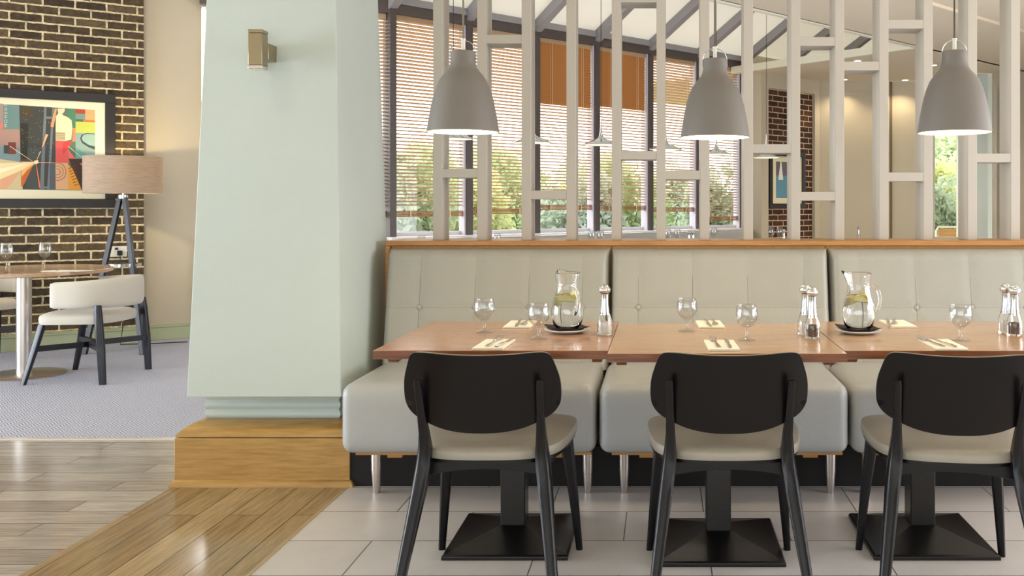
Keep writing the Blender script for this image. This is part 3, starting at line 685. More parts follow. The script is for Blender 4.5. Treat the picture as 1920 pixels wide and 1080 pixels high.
def lemon(name_loc, rot, par_label):
    o = thing('lemon_slice', par_label, 'lemon slice', name_loc)
    o.rotation_euler = rot
    n = 22; ring = lambda rr, z: [(rr*math.cos(PI*1.0*i/n), rr*math.sin(PI*1.0*i/n), z) for i in range(n+1)]
    obj('flesh', MB().loft([ring(.023, -.004), ring(.023, .004)]), LEMONF, o)
    rd = MB(); rd.loft([[(.023*math.cos(a), .023*math.sin(a), -.0045), (.027*math.cos(a), .027*math.sin(a), -.0045), (.027*math.cos(a), .027*math.sin(a), .0045), (.023*math.cos(a), .023*math.sin(a), .0045)] for a in [PI*i/n for i in range(n+1)]])
    obj('peel', rd, LEMON, o)
    return o
def plate_(loc, lab, lab2, rot):
    p = [(.001, 0), (.045, 0), (.05, .001), (.066, .006), (.081, .012), (.0815, .0135), (.080, .0145), (.065, .009), (.050, .0045), (.001, .004)]
    o = obj('saucer', MB().lathe(p, 48), PORC, None, smooth=60, loc=loc); tag(o, lab, 'plate')
    # folded square napkin draped in the saucer
    nn = 20; h = .066; vs = []; fs = []
    for i in range(nn+1):
        for j in range(nn+1):
            x = -h+2*h*i/nn; y = -h+2*h*j/nn; rr = math.hypot(x, y)
            zz = .0052 if rr < .044 else .0052+(rr-.044)*.30+(.002 if rr > .06 else 0); zz = max(zz, .0052); vs.append((x, y, zz))
    for i in range(nn):
        for j in range(nn): a = i*(nn+1)+j; fs.append((a, a+1, a+nn+2, a+nn+1))
    m = MB().add(vs, fs); b = MB().add([(x, y, z+.0025) for x, y, z in vs], fs); m.add(b.v, [f[::-1] for f in b.f])
    q = obj('paper_napkin', m, NAPD, None, smooth=60, loc=Vector(loc)+Vector((0, 0, .003)), rotz=rot); tag(q, lab2, 'napkin')
j1, wa = make_jug(); P1 = on(1062, 623, .75); P1.x = (1064-VX)*P1.y/F; P2 = on(1610, 624.5, .75); P2.x = (1610-VX)*P2.y/F
for pp, rot, lab, l1, l2, l3, first in ((P1, math.radians(-55), 'glass water jug with lemon on the table nearest the pillar', 'white saucer under the left water jug', 'charcoal napkin under the left water jug', 'left', True),
                      (P2, math.radians(-4), 'glass water jug with lemon on the right table, handle to the right', 'white saucer under the right water jug', 'charcoal napkin under the right water jug', 'right', False)):
    j = j1 if first else dup(j1, (0,0,0)); j.location = pp+Vector((0, 0, .0115)); j.rotation_euler.z = rot; j['label'] = lab; j['group'] = 'glass water jugs'
    wo = wa if first else wa.copy()
    if not first: C.objects.link(wo)
    wo.location = pp+Vector((0, 0, .0115)); tag(wo, 'still water standing in the %s glass jug' % l3, 'water')
    plate_(pp, l1, l2, .5 if first else .15)
    b = pp+Vector((0, 0, .0115))
    for k, (dx, dy, dz, rx, ry, rz) in enumerate([(-.004, -.014, .098, 1.15, .15, .4), (.016, .012, .105, 1.3, -.3, -.9), (-.012, .020, .088, .9, .5, 2.0)]):
        lemon(b+Vector((dx+(.004 if not first else 0), dy, dz)), (rx, ry, rz), ('front', 'upper back', 'lower back')[k]+' lemon slice floating in the %s jug' % l3)

def make_mill(fillm):
    r = thing('salt_mill', '', 'mill')
    obj('glass_body', MB().lathe([(.001, 0), (.024, 0), (.0262, .004), (.0268, .03), (.0262, .045), (.0215, .062), (.0165, .078), (.0155, .078), (.0195, .062), (.0242, .045), (.0246, .03), (.0240, .007), (.001, .006)], 32), GLASS, r, smooth=60)
    obj('filling', MB().lathe([(.001, .0072), (.019, .0075), (.0195, .03), (.0185, .044), (.001, .047)], 24), fillm, r, smooth=60)
    obj('collar', MB().lathe([(.0172, .070), (.0155, .086), (.0135, .10), (.0125, .118), (.013, .136), (.014, .142)], 32), CHROME, r, smooth=60)
    n = 36; rings = []
    for k in range(13):
        t = k/12; z = .142+.034*t; rr = .0195*math.sin(PI*(.12+.86*t)**.9)**.6 if t < 1 else .001
        rings.append([((rr*(1+.05*math.cos(9*2*PI*i/n)))*math.cos(2*PI*i/n), (rr*(1+.05*math.cos(9*2*PI*i/n)))*math.sin(2*PI*i/n), z) for i in range(n)])
    obj('ribbed_cap', MB().loft(rings), CHROME, r, smooth=60)
    return r
sm = make_mill(SALT); pm = make_mill(PEPPER); pm.name = 'pepper_mill'
def put(src, px, py, lab, grp, first, nm=None):
    p = on(px, py, .75); o = src if first else dup(src, (0, 0, 0)); o.location = p; o['label'] = lab; o['group'] = grp; return o
put(sm, 1134, 627, 'chrome topped salt mill standing alone beside the left jug', 'salt mills', True)
put(sm, 1510, 627, 'salt mill behind the pepper mill on the middle table', 'salt mills', False)
put(sm, 1886, 624, 'salt mill behind the pepper mill at the right edge', 'salt mills', False)
put(pm, 1523, 634, 'pepper mill full of peppercorns at the right of the middle table', 'pepper mills', True)
put(pm, 1902, 629, 'pepper mill full of peppercorns at the right edge', 'pepper mills', False)

def napkin(lab, x, y, w_, d_, rot, shear=0, fold=False):
    m = MB(); h = .0035
    def q(z0, z1, pts): m.prism(pts, z0, z1)
    a = [(-w_/2-shear, -d_/2), (w_/2-shear, -d_/2), (w_/2+shear, d_/2), (-w_/2+shear, d_/2)]
    q(0, h*.8, a); q(h*.8+.0006, h*1.7, [(u*.99+.0006, v*.99) for u, v in a])
    o = obj('napkin', m, NAPK, None, bevel=.0008, loc=(x, y, .7505), rotz=rot); tag(o, lab, 'napkin', 'cream napkins with cutlery'); return o
def make_fork():
    L = .185; m = MB()
    secs = [(0, .006, .0016, .0), (.03, .0062, .0016, .0005), (.08, .0035, .0016, .001), (.115, .0028, .0018, .0035), (.128, .006, .0012, .0045), (.135, .0112, .001, .003), (.143, .012, .001, .001)]
    m.loft([[(-a, y, z), (a, y, z), (a, y, z+2*t), (-a, y, z+2*t)] for y, a, t, z in secs])
    for k in range(4):
        x = -.0098+k*.00653
        m.loft([[(x-a, y, z), (x+a, y, z), (x+a, y, z+.0018), (x-a, y, z+.0018)] for y, a, z in ((.142, .0021, .001), (.156, .0017, .0015), (.172, .0015, .0045), (.187, .0009, .009))])
    return obj('fork', m, SILV, None, smooth=50)
def make_knife():
    m = MB(); secs = [(0, -.005, .005, .0022), (.04, -.0055, .0055, .0026), (.09, -.004, .004, .002), (.098, -.0035, .0045, .0012), (.105, -.004, .0085, .0008), (.16, -.004, .0095, .0006), (.19, -.003, .0075, .0005), (.203, .002, .004, .0004)]
    m.loft([[(a, y, 0), (b, y, 0), (b, y, 2*t), (a, y, 2*t)] for y, a, b, t in secs])
    return obj('knife', m, SILV, None, smooth=50)
fk, kn = make_fork(), make_knife()
first = True
sets = [(-.537, 2.915, .098, .195, 0, .004, 0, 'front of the table nearest the pillar', -.010, .022), (-.530, 3.405, .10, .19, 0, 0, PI, 'back of the table nearest the pillar', .0, -.03),
        (.182, 3.405, .095, .19, 0, -.004, PI, 'back of the middle table', .0, -.03), (.192, 2.895, .097, .20, 0, -.003, .12, 'front of the middle table', -.012, .022),
        (.890, 3.42, .097, .19, 0, .0, PI-.25, 'back of the right table', .0, -.03), (.902, 2.91, .10, .20, 0, .0, .2, 'front of the right table', -.018, .015)]
for x, y, w_, d_, r_, shear, cr, where, fx, kx in sets:
    napkin('cream folded napkin at the '+where, x, y, w_, d_, r_, shear)
    back = cr > 1
    f = fk if first else fk.copy(); k = kn if first else kn.copy()
    if not first: C.objects.link(f); C.objects.link(k)
    first = False
    yb = y-.075 if not back else y+.115
    f.location = (x+(fx if not back else .018), yb, .7570); f.rotation_euler.z = cr
    k.location = (x+(kx if not back else -.014), yb-.01 if not back else yb-.01, .7572); k.rotation_euler.z = cr-.10 if not back else cr+.08
    if not back: f.rotation_euler.z = cr-.06
    tag(f, 'silver fork on the napkin at the '+where, 'fork', 'forks on the napkins'); tag(k, 'silver knife on the napkin at the '+where, 'knife', 'knives on the napkins')

# ------------------------------------------------------------------ bell pendant lamps over the tables
def make_bell():
    r = thing('pendant_lamp', '', 'pendant lamp')            # origin at the rim centre
    R = [(.1285, 0), (.1268, .012), (.1225, .040), (.1165, .075), (.1085, .115), (.0985, .152), (.086, .183), (.071, .205), (.058, .219), (.0495, .232), (.0455, .248), (.0445, .268), (.0440, .286), (.043, .290)]
    out = MB().loft([[(q*math.cos(2*PI*i/64), q*math.sin(2*PI*i/64), z) for i in range(64)] for q, z in R+[(q-.0025, z-.001) for q, z in reversed(R)]], cap=False)
    out.loft([[(q*math.cos(2*PI*i/64), q*math.sin(2*PI*i/64), z) for i in range(64)] for q, z in ((.043, .290), (.001, .291))], cap=False)
    obj('shade', out, SHADEG, r, smooth=40)
    li = MB().loft([[(q*math.cos(2*PI*i/64), q*math.sin(2*PI*i/64), z) for i in range(64)] for q, z in [(a-.003, b) for a, b in R[:-2]]+[(.03, .262), (.001, .264)]], cap=False)
    obj('lining', li, LINING, r, smooth=60)
    hp = MB().tube([(.046*math.cos(a), 0, .285+.045*math.sin(a)) for a in [PI*i/16 for i in range(17)]], .0016, 8)
    hp.tube([(-.046, 0, .285), (-.047, 0, .262)], .0016, 6); hp.tube([(.046, 0, .285), (.047, 0, .262)], .0016, 6)
    obj('hanging_loop', hp, CHROME, r)
    obj('socket', MB().lathe([(.007, .291), (.007, .33), (.009, .331), (.009, .336), (.003, .338)], 20), WHITEP, r)
    obj('bulb', MB().lathe([(.001, .085), (.018, .092), (.03, .115), (.028, .14), (.015, .165), (.013, .2), (.001, .201)], 24), BULB, r, smooth=60)
    return r
def addlight(parent, z, e, size=.035):
    l = bpy.data.lights.new('lamp_bulb_light', 'POINT'); l.energy = e; l.color = (1, .78, .45); l.shadow_soft_size = size
    o = bpy.data.objects.new('bulb_light', l); C.objects.link(o); o.parent = parent; o.location = (0, 0, z); return o
bell = make_bell(); addlight(bell, .07, 6)
bp = [(868.5, 247.5, 3.27, 'leftmost large grey bell pendant lamp hanging over the table nearest the pillar'), (1340.5, 257.5, 3.37, 'middle large grey bell pendant lamp hanging over the middle table'), (1789.5, 248.5, 3.24, 'rightmost large grey bell pendant lamp hanging over the right table')]
for i, (px, py, Y, lab) in enumerate(bp):
    p = at(px, py, Y); o = bell if i == 0 else dup(bell, p)
    o.location = p; o['label'] = lab; o['group'] = 'bell pendant lamps'
    o.rotation_euler.z = (.15, .1, .05)[i]
    obj('cord', MB().tube([(0, 0, .335), (0, 0, CZ-p.z)], .0034, 8), CORD, o)
    obj('ceiling_rose', MB().lathe([(.045, CZ-p.z-.02), (.045, CZ-p.z)], 24), SHADEG, o)

# small chrome disc pendants over the window tables
def make_disc():
    r = thing('disc_pendant', '', 'pendant lamp')
    obj('shade', MB().loft([[(q*math.cos(2*PI*i/40), q*math.sin(2*PI*i/40), z) for i in range(40)] for q, z in ((.150, .0), (.155, .004), (.150, .010), (.10, .030), (.055, .050), (.028, .062), (.016, .085), (.010, .12), (.006, .19), (.003, .26), (.0028, .20), (.012, .062), (.05, .045), (.148, .002))], cap=False), CHROME, r, smooth=40)
    obj('diffuser', MB().lathe([(.143, .0015), (.143, .006), (.01, .012)], 40), emis('warm_diffuser', (1, .84, .5, 1), 1.6), r)
    return r
dc = make_disc()
dps = [(850, 124, 'small chrome disc pendant just behind the rim of the leftmost bell lamp'), (999, 117, 'small chrome disc pendant between the second and fourth white posts'), (1127, 113, 'small chrome disc pendant left of the fifth white post'), (1248, 104, 'small chrome disc pendant behind the sixth white post'),
       (1343, 95, 'small chrome disc pendant directly below the middle bell lamp'), (1437, 89, 'farthest small chrome disc pendant, in front of the far picture')]
for i, (px, off, lab) in enumerate(dps):
    Y = F*.52/off; p = Vector(((px-VX)*Y/F, Y, 1.72)); o = dc if i == 0 else dup(dc, p)
    o.location = p; o['label'] = lab; o['group'] = 'chrome disc pendants by the windows'
    d = p-WO; s = d.dot(NW); zt = (3.1+RS*s) if s < HS and -.9 < d.dot(DW) < U2 else CZ
    obj('cord', MB().tube([(0, 0, .25), (0, 0, zt-p.z)], .0028, 6), BLACKC, o)

# recessed downlights
dl = [(1608, 113, 'downlight nearest the roof light corner'), (1583, 148, 'downlight above the far brick panel'), (1697, 149, 'downlight close to the far wall, left of the rightmost bell lamp'), (1750, 121, 'downlight beside the neck of the rightmost bell lamp')]
for i, (px, py, lab) in enumerate(dl):
    Y = F*(CZ-HC)/(VY-py); x = (px-VX)*Y/F
    o = obj('downlight', MB().lathe([(.055, -.012), (.055, .0)], 24), WHITEP, None, loc=(x, Y, CZ)); tag(o, 'small lit round '+lab, 'downlight', 'recessed downlights in the far ceiling')
    obj('lens', MB().lathe([(.042, -.0125), (.042, -.011)], 20), GLOW, o)
    lamp('SPOT', 'downlight_beam', (x, Y, CZ-.02), 26, (1, .8, .52), (0, 0, 0), spot_size=2.2, spot_blend=.7, shadow_soft_size=.04)

# ------------------------------------------------------------------ far side: window bench, tables, glasses
b = thing('banquette', 'long pale banquette along the windows behind the screen', 'bench', WO, ANG)
obj('backrest', rbox(.1, 6*PW-.1, -.28, -.12, .40, .885, .04, 30), BENCH, b, smooth=60)
obj('seat', rbox(.1, 6*PW-.1, -.80, -.27, .15, .46, .04, 30), BENCH, b, smooth=60)
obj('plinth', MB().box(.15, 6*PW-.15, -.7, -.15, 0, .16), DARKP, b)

def far_table(x, y, lab, rr=.30):
    t = thing('round_table', lab, 'table', (x, y, 0), 0, 'round tables beyond the screen')
    obj('tabletop', MB().lathe([(rr-.004, .72), (rr, .724), (rr, .746), (rr-.004, .75)], 40), TABLEW, t, smooth=40)
    obj('column', MB().lathe([(.035, .012), (.035, .72)], 24), STEEL, t); obj('base', MB().lathe([(.22, 0), (.22, .006), (.05, .012)], 32), STEEL, t); return t
WG = [(.001, 0), (.033, 0), (.033, .0015), (.008, .006), (.0038, .012), (.0035, .075), (.006, .085), (.022, .098), (.034, .118), (.038, .142), (.036, .172), (.031, .198), (.0298, .198), (.0345, .172), (.0365, .142), (.0325, .119), (.020, .101), (.001, .092)]
wg = obj('wine_glass', MB().lathe(WG, 32), THIN, None, smooth=60); used = False
def wine(p, lab, grp):
    global used
    o = wg if not used else wg.copy()
    if used: C.objects.link(o)
    used = True; o.location = p; tag(o, lab, 'glass', grp)
ft = [(at(1117, 0, 9.1), 'window table seen left of the fifth white post'), (at(1275, 0, 9.7), 'window table behind the sixth and seventh white posts'), (at(1352, 0, 10.2), 'window table right of the seventh white post'), (at(1457, 0, 10.5), 'window table in front of the far brick panel'), (Vector((2.05, 11.9, 0)), 'round table by the far wall, right of the brick panel'), (Vector((2.85, 12.0, 0)), 'round table at the far beige wall'), (at(690, 0, 6.9), 'hidden')]
for p, lab in ft[:6]: far_table(p.x, p.y, 'round wood topped '+lab)
FG = 'wine glasses seen over the oak ledge'
for px, Y, lab in ((1110, 9.1, 'left wine glass of the pair seen between the fourth and fifth white posts'), (1126, 9.1, 'right wine glass of the pair seen between the fourth and fifth white posts'), (1252, 9.75, 'wine glass seen just right of the sixth white post'), (1270, 9.8, 'wine glass left of the small mills beyond the ledge'),
                   (1339, 10.3, 'lone wine glass seen right of the seventh white post'), (1446, 10.4, 'wine glass against the far brick, left one'), (1462, 10.4, 'wine glass against the far brick, right one')):
    wine(Vector(((px-VX)*Y/F, Y, .75)), lab, FG)
far_table(at(838, 0, 7.6).x, 7.6, 'round wood topped window table seen between the first two white posts'); far_table(at(934, 0, 8.2).x, 8.2, 'round wood topped window table seen right of the second white post')
for px, Y, lab in ((790, 7.6, 'wine glass left of the first white post'), (932, 8.2, 'wine glass right of the second white post')): wine(Vector((max((px-VX)*Y/F, at(838,0,7.6).x-.24), Y, .75)), lab, FG)
for px, Y, lab in ((1292, 9.85, 'left small mill of the far pair beyond the ledge'), (1300, 9.85, 'right small mill of the far pair beyond the ledge'), (1610, 12.0, 'small mill on the table at the far beige wall'), (1470, 10.45, 'small mill against the far brick')):
    p = Vector(((px-VX)*Y/F, Y, .75)); o = dup(sm, p, 0, lab, 'salt mills beyond the ledge')

# far picture
FO = A1; PU0, PU1 = wallhit(1446, FO, AB), wallhit(1513, FO, AB)
def poly(mb, pts, col, depth): mb.add([(x, depth, z) for x, z in pts], [tuple(range(len(pts)))], S(*col))
pic = thing('framed_picture', 'black framed blue and sand print on the far brick panel', 'picture', A1, AB)
zt, zbm = 1.93, 1.16
def frame_parts(pic, x0, x1, z0, z1, fw, d, mw):
    f = MB().box(x0, x1, -d, 0, z1-fw, z1).box(x0, x1, -d, 0, z0, z0+fw).box(x0, x0+fw, -d, 0, z0+fw, z1-fw).box(x1-fw, x1, -d, 0, z0+fw, z1-fw)
    obj('frame', f, FRAMEB, pic, bevel=.003)
    obj('mount', MB().box(x0+fw, x1-fw, -.010, -.0, z0+fw, z1-fw), MOUNT, pic)
for ch_ in (0,): frame_parts(pic, PU0, PU1, zbm, zt, .065, .03, .05)
for c_ in kids(pic): c_.location.y = .05
a = MB(); x0, x1, z0, z1 = PU0+.15, PU1-.15, zbm+.14, zt-.14; W_, H_ = x1-x0, z1-z0
q = lambda pts, col, dd: poly(a, [(x0+W_*u, z0+H_*v) for u, v in pts], col, dd)
q([(0,0),(1,0),(1,1),(0,1)], (96, 150, 176), -.0105); q([(.5,0),(1,0),(1,1),(.5,1)], (188, 164, 120), -.0107); q([(0,.62),(.5,.62),(.5,1),(0,1)], (104, 100, 108), -.0109)
q([(.1,.5),(.32,.5),(.24,1),(.2,1)], (240, 240, 238), -.0111); q([(.55,.1),(.9,.1),(.9,.4),(.55,.3)], (150, 120, 80), -.0113)
obj('print', a, ARTM, pic, smooth=0).location.y = .05

# chair outside the far window
oc = thing('terrace_chair', 'pale terrace chair outside the tall far window', 'chair', (at(1779, 0, 14.2).x, 14.2, 0))
obj('backrest', MB().tube([(-.20, 0, .45), (-.20, 0, .80), (-.16, 0, .86), (.16, 0, .86), (.20, 0, .80), (.20, 0, .45)], .016, 8), WHITEP, oc)
obj('back_panel', MB().box(-.17, .17, -.01, .01, .5, .83), OAKC, oc); obj('seat', MB().box(-.22, .22, 0, .42, .43, .46), OAKC, oc, bevel=.01)
for sx_ in (-.2, .2):
    for sy_ in (.02, .4): obj('leg', MB().tube([(sx_, sy_, 0), (sx_, sy_, .44)], .014, 8), WHITEP, oc)

# ------------------------------------------------------------------ left dining corner
TC = Vector((-4.506, 6.41, 0))
t = thing('round_table', 'round oak table on a steel pedestal by the brick wall', 'table', TC)
obj('tabletop', MB().lathe([(.54, .722), (.546, .727), (.546, .745), (.541, .75)], 64), TABLEW, t, smooth=40)
obj('column', MB().lathe([(.047, .02), (.047, .721)], 32), STEEL, t)
obj('base', MB().lathe([(.255, 0), (.256, .008), (.25, .012), (.06, .02)], 64), STEEL, t, smooth=50)
for px, py, lab in ((84, 508, 'right wine glass on the round oak table'), (12, 511, 'left wine glass on the round oak table')):
    p = on(px, py, .75); wine(p, lab, 'wine glasses on the round oak table')
p = on(128, 508, .75)
n_ = obj('napkin', MB().prism([(-.15, -.05), (.12, -.07), (.16, .03), (-.10, .06)], 0, .004), NAPK, None, loc=p, bevel=.001); tag(n_, 'pale folded napkin on the round oak table', 'napkin')
f2 = fk.copy(); C.objects.link(f2); f2.location = p+Vector((-.06, -.02, .004)); f2.rotation_euler.z = .7; tag(f2, 'silver fork on the napkin on the round oak table', 'fork')

def make_arm():
    c = thing('armchair', '', 'chair')                        # faces local +y
    so = smooth_outline([(-.22, -.24), (.22, -.24), (.27, .0), (.27, .26), (-.27, .26), (-.27, .0)], 3)
    st = MB().plate(so, lambda x, y, t: (x, y, .475-.022*t**8), lambda x, y, t: (x, y, .392+.006*t**6), 8, edge=[lambda x, y: (x*1.02, y*1.02, .435), lambda x, y: (x*1.015, y*1.015, .41)])
    obj('seat', st, FABC, c, smooth=60)
    rings = []; N_ = 40
    for i in range(N_+1):
        a = PI+.10+(PI-.20)*i/N_ if False else math.radians(-200+220*i/N_)
        e = abs(i/N_-.5)*2; R_ = .285
        sup = 1.0
        cx, cy = R_*math.cos(a), R_*math.sin(a)*1.0-.005
        if math.sin(a) > 0: cx = math.copysign(R_, cx)+0*cx; cy = R_*math.sin(a)*1.1
        hh = .105-.018*e; zc = .608-.012*e; tk = .030; fade = min(1, (1-e)*16+.25) if e > .93 else 1
        nx, ny = math.cos(a), math.sin(a)
        if math.sin(a) > 0: nx, ny = math.copysign(1, nx), 0
        ring = []
        for k in range(16):
            b_ = 2*PI*k/16; ct, st_ = math.cos(b_), math.sin(b_)
            du = tk*math.copysign(abs(ct)**.6, ct)*fade; dv = hh*math.copysign(abs(st_)**.45, st_)*(1-.12*(1-fade))
            ring.append((cx+nx*du, cy+ny*du, zc+dv))
        rings.append(ring)
    obj('backrest', MB().loft(rings), FABC, c, smooth=70)
    for s in (-1, 1):
        obj('leg', MB().bar([(s*.285, .285, 0, .026, .034), (s*.262, .235, .20, .032, .042), (s*.235, .19, .40, .036, .046)]), NAVY, c, smooth=45)
        obj('leg', MB().bar([(s*.288, -.238, 0, .03, .042), (s*.286, -.225, .24, .034, .05), (s*.282, -.205, .46, .034, .05), (s*.278, -.20, .53, .03, .04)]), NAVY, c, smooth=45)
    x_ = MB()
    for s in (-1, 1):
        P = [Vector((s*.262, .235, .235)), Vector((s*.06, .02, .235)), Vector((s*-.06, -.03, .235)), Vector((-s*.284, -.225, .235))]
        for i in range(3): x_.beam(P[i], P[i+1], .03, .036)
    obj('cross_stretcher', x_, NAVY, c)
    return c
ac = make_arm(); ac.location = (-3.985, 6.345, 0); ac.rotation_euler.z = math.radians(92); ac['label'] = 'cream tweed armchair with black legs, at the right of the round table'; ac['group'] = 'cream armchairs at the round table'
dup(ac, (-5.32, 6.98, 0), math.radians(-120), 'cream tweed armchair cut by the left edge, beyond the round table', 'cream armchairs at the round table')

# floor lamp
LP = Vector((-4.405, 7.42, 0)); lx = (231-VX)*7.42/F; LP.x = lx
fl = thing('floor_lamp', 'tripod floor lamp with grey linen drum shade by the brick wall', 'lamp', LP)
z0, z1, r_ = 1.298, 1.597, .283
sh = MB().loft([[(q*math.cos(2*PI*i/64), q*math.sin(2*PI*i/64), z) for i in range(64)] for q, z in ((r_-.004, z0), (r_, z0), (r_, z1), (r_-.004, z1), (r_-.004, z0))], cap=False)
obj('shade', sh, LINEN, fl, smooth=40)
obj('stem', MB().lathe([(.035, 1.255), (.035, 1.285), (.008, 1.286), (.008, 1.40), (.012, 1.401), (.012, 1.42)], 20), CHROME, fl)
spd = MB()
for k in range(3): a = 2*PI*k/3+.4; spd.tube([(0, 0, 1.31), (r_*math.cos(a)*.985, r_*math.sin(a)*.985, 1.31)], .003, 6)
obj('shade_carrier', spd, CHROME, fl)
obj('bulb', MB().lathe([(.001, 1.42), (.02, 1.43), (.034, 1.46), (.026, 1.49), (.001, 1.505)], 20), BULB, fl, smooth=60)
for a, ll in ((math.radians(205), 0), (math.radians(-30), 0), (math.radians(88), 0)):
    m_ = MB(); p0 = Vector((.022*math.cos(a), .022*math.sin(a), 1.262)); p1 = Vector((.27*math.cos(a), .27*math.sin(a), .0)); m_.beam(p0, p1, .036, .03)
    obj('leg', m_, NAVY, fl, bevel=.002)
obj('spreader_ring', MB().lathe([(.128, .700), (.132, .701), (.132, .725), (.128, .726), (.10, .71)], 32), CHROME, fl)
obj('finial_plate', MB().lathe([(.038, 1.268), (.038, 1.274)], 20), CHROME, fl)
addlight(fl, 1.535, 13, .02)

# wall socket and cable
def brickpt(px, py, off=0):
    k = (px-VX)/F; d = Vector((math.cos(BA), math.sin(BA))); t_ = (k*BO.y-BO.x)/(d.x-k*d.y); Y = BO.y+d.y*t_
    return t_, HC-(py-VY)*Y/F
s0, zt_ = brickpt(200, 462); s1, zb_ = brickpt(238, 481)
so = thing('wall_socket', 'white double wall socket on the brick behind the floor lamp', 'socket', BO, BA)
obj('faceplate', MB().box(s0, s1, -.012, 0, zb_, zt_), WHITEP, so, bevel=.002)
obj('switch', MB().box(s0+.06, s0+.085, -.016, -.012, zt_-.032, zt_-.012), mat('dark_switch', S(50, 44, 60), .4), so)
pg = MB().box(s1-.075, s1-.035, -.045, -.0125, zb_+.012, zb_+.055)
pu = thing('power_plug', 'black and white plug in the wall socket behind the floor lamp', 'plug', BO, BA)
obj('plug_body', pg, BLACKC, pu, bevel=.004)
px_ = s1-.055
cb = obj('cable', MB().tube([(px_, -.04, zb_+.015), (px_+.01, -.05, zb_-.12), (px_-.01, -.06, .4), (px_+.02, -.08, .15), (px_+.0, -.10, .006), (px_+.25, -.20, .006), (px_+.5, -.25, .006)], .004, 6), BLACKC, pu)

# framed collage on the brick wall
ap = thing('framed_picture', 'large black framed colourful collage print on the left brick wall', 'picture', BO, BA)
FW_ = 1.0
sR, zTR = brickpt(216, 178); _, zBR = brickpt(216, 389.5); sI, zI = brickpt(198, 190)
sL = sR-1.62
f = .075
fm = MB().box(sL, sR, -.035, 0, zTR-f, zTR).box(sL, sR, -.035, 0, zBR, zBR+f).box(sL, sL+f, -.035, 0, zBR+f, zTR-f).box(sR-f, sR, -.035, 0, zBR+f, zTR-f)
obj('frame', fm, FRAMEB, ap, bevel=.003)
obj('mount', MB().box(sL+f, sR-f, -.012, 0, zBR+f, zTR-f), MOUNT, ap)
art = MB(); lay = [.0125]
K = 1033/220
def A(pts, col):
    lay[0] += .00006
    q = []
    for X, Yp in pts:
        s, z = brickpt(X/K, 170+Yp/K); q.append((s, -lay[0], z))
    art.add(q, [tuple(range(len(q)))], S(*col))
def line(x0, y0, x1, y1, w_, col, w2=None):
    dx, dy = x1-x0, y1-y0; L_ = math.hypot(dx, dy); nx, ny = -dy/L_*w_/2, dx/L_*w_/2; k = (w2 if w2 is not None else w_)/w_
    A([(x0+nx, y0+ny), (x1+nx*k, y1+ny*k), (x1-nx*k, y1-ny*k), (x0-nx, y0-ny)], col)
A([(-900, 60), (0, 118), (835, 172), (835, 880), (0, 868), (-900, 850)], (90, 100, 96))
A([(-900, 60), (-300, 90), (-300, 860), (-900, 850)], (150, 120, 96)); A([(-300, 96), (-20, 112), (-20, 500), (-300, 500)], (96, 126, 128)); A([(-300, 500), (-20, 500), (-20, 865), (-300, 862)], (214, 160, 110))
A([(-20, 118), (170, 128), (190, 342), (-20, 336)], (108, 140, 136)); A([(-20, 112), (30, 118), (30, 336), (-20, 336)], (168, 140, 130)); A([(-20, 285), (28, 288), (28, 338), (-20, 336)], (222, 120, 104))
A([(-20, 338), (188, 342), (190, 500), (-20, 490)], (176, 140, 126)); A([(-20, 490), (190, 500), (190, 630), (-20, 610)], (124, 146, 150))
A([(170, 128), (490, 152), (490, 872), (186, 868)], (62, 62, 56)); A([(180, 285), (250, 290), (245, 600), (190, 600)], (38, 34, 24)); A([(245, 500), (380, 505), (380, 868), (225, 868)], (70, 74, 70)); A([(180, 135), (290, 140), (285, 235), (185, 232)], (74, 62, 34))
A([(390, 146), (410, 147), (385, 868), (350, 868)], (112, 124, 132)); A([(460, 150), (478, 152), (438, 870), (415, 868)], (112, 124, 132)); A([(400, 228), (465, 230), (462, 250), (398, 248)], (112, 124, 132)); A([(372, 842), (430, 845), (430, 862), (370, 860)], (112, 124, 132)); A([(438, 640), (490, 640), (490, 872), (436, 870)], (84, 92, 100))
A([(-20, 600), (200, 632), (200, 868), (-20, 866)], (214, 196, 150)); A([(185, 640), (300, 640), (210, 830), (186, 850)], (206, 104, 36)); A([(190, 625), (330, 628), (240, 700), (190, 760)], (240, 190, 110)); A([(-20, 640), (320, 628), (190, 700), (-20, 790)], (250, 226, 170)); A([(-20, 790), (180, 716), (60, 866), (-20, 866)], (232, 170, 130)); A([(-20, 690), (250, 640), (-20, 735)], (255, 244, 210))
A([(72, 455), (140, 455), (140, 560), (76, 560)], (120, 58, 48)); A([(34, 480), (78, 482), (78, 556), (34, 552)], (62, 64, 66))
A([(488, 152), (665, 162), (665, 640), (488, 636)], (88, 116, 92)); A([(600, 158), (665, 162), (665, 330), (600, 330)], (76, 130, 96)); A([(640, 330), (665, 330), (665, 450), (636, 450)], (206, 136, 96)); A([(665, 162), (750, 168), (750, 205), (665, 203)], (178, 62, 48)); A([(750, 168), (835, 172), (835, 262), (750, 258)], (228, 168, 112)); A([(665, 203), (750, 205), (750, 255), (665, 250)], (112, 150, 136)); A([(735, 255), (835, 262), (835, 282), (730, 272)], (206, 120, 76)); A([(665, 272), (835, 282), (835, 376), (665, 372)], (188, 200, 88))
A([(665, 372), (835, 376), (835, 640), (665, 600)], (138, 166, 158)); A([(705, 420), (720, 388), (760, 376), (835, 380), (835, 520), (780, 500), (720, 460)], (58, 72, 68)); A([(718, 420), (732, 392), (765, 382), (835, 385), (835, 492), (780, 478), (730, 445)], (150, 182, 172))
A([(665, 500), (760, 560), (830, 640), (665, 640)], (104, 160, 150))
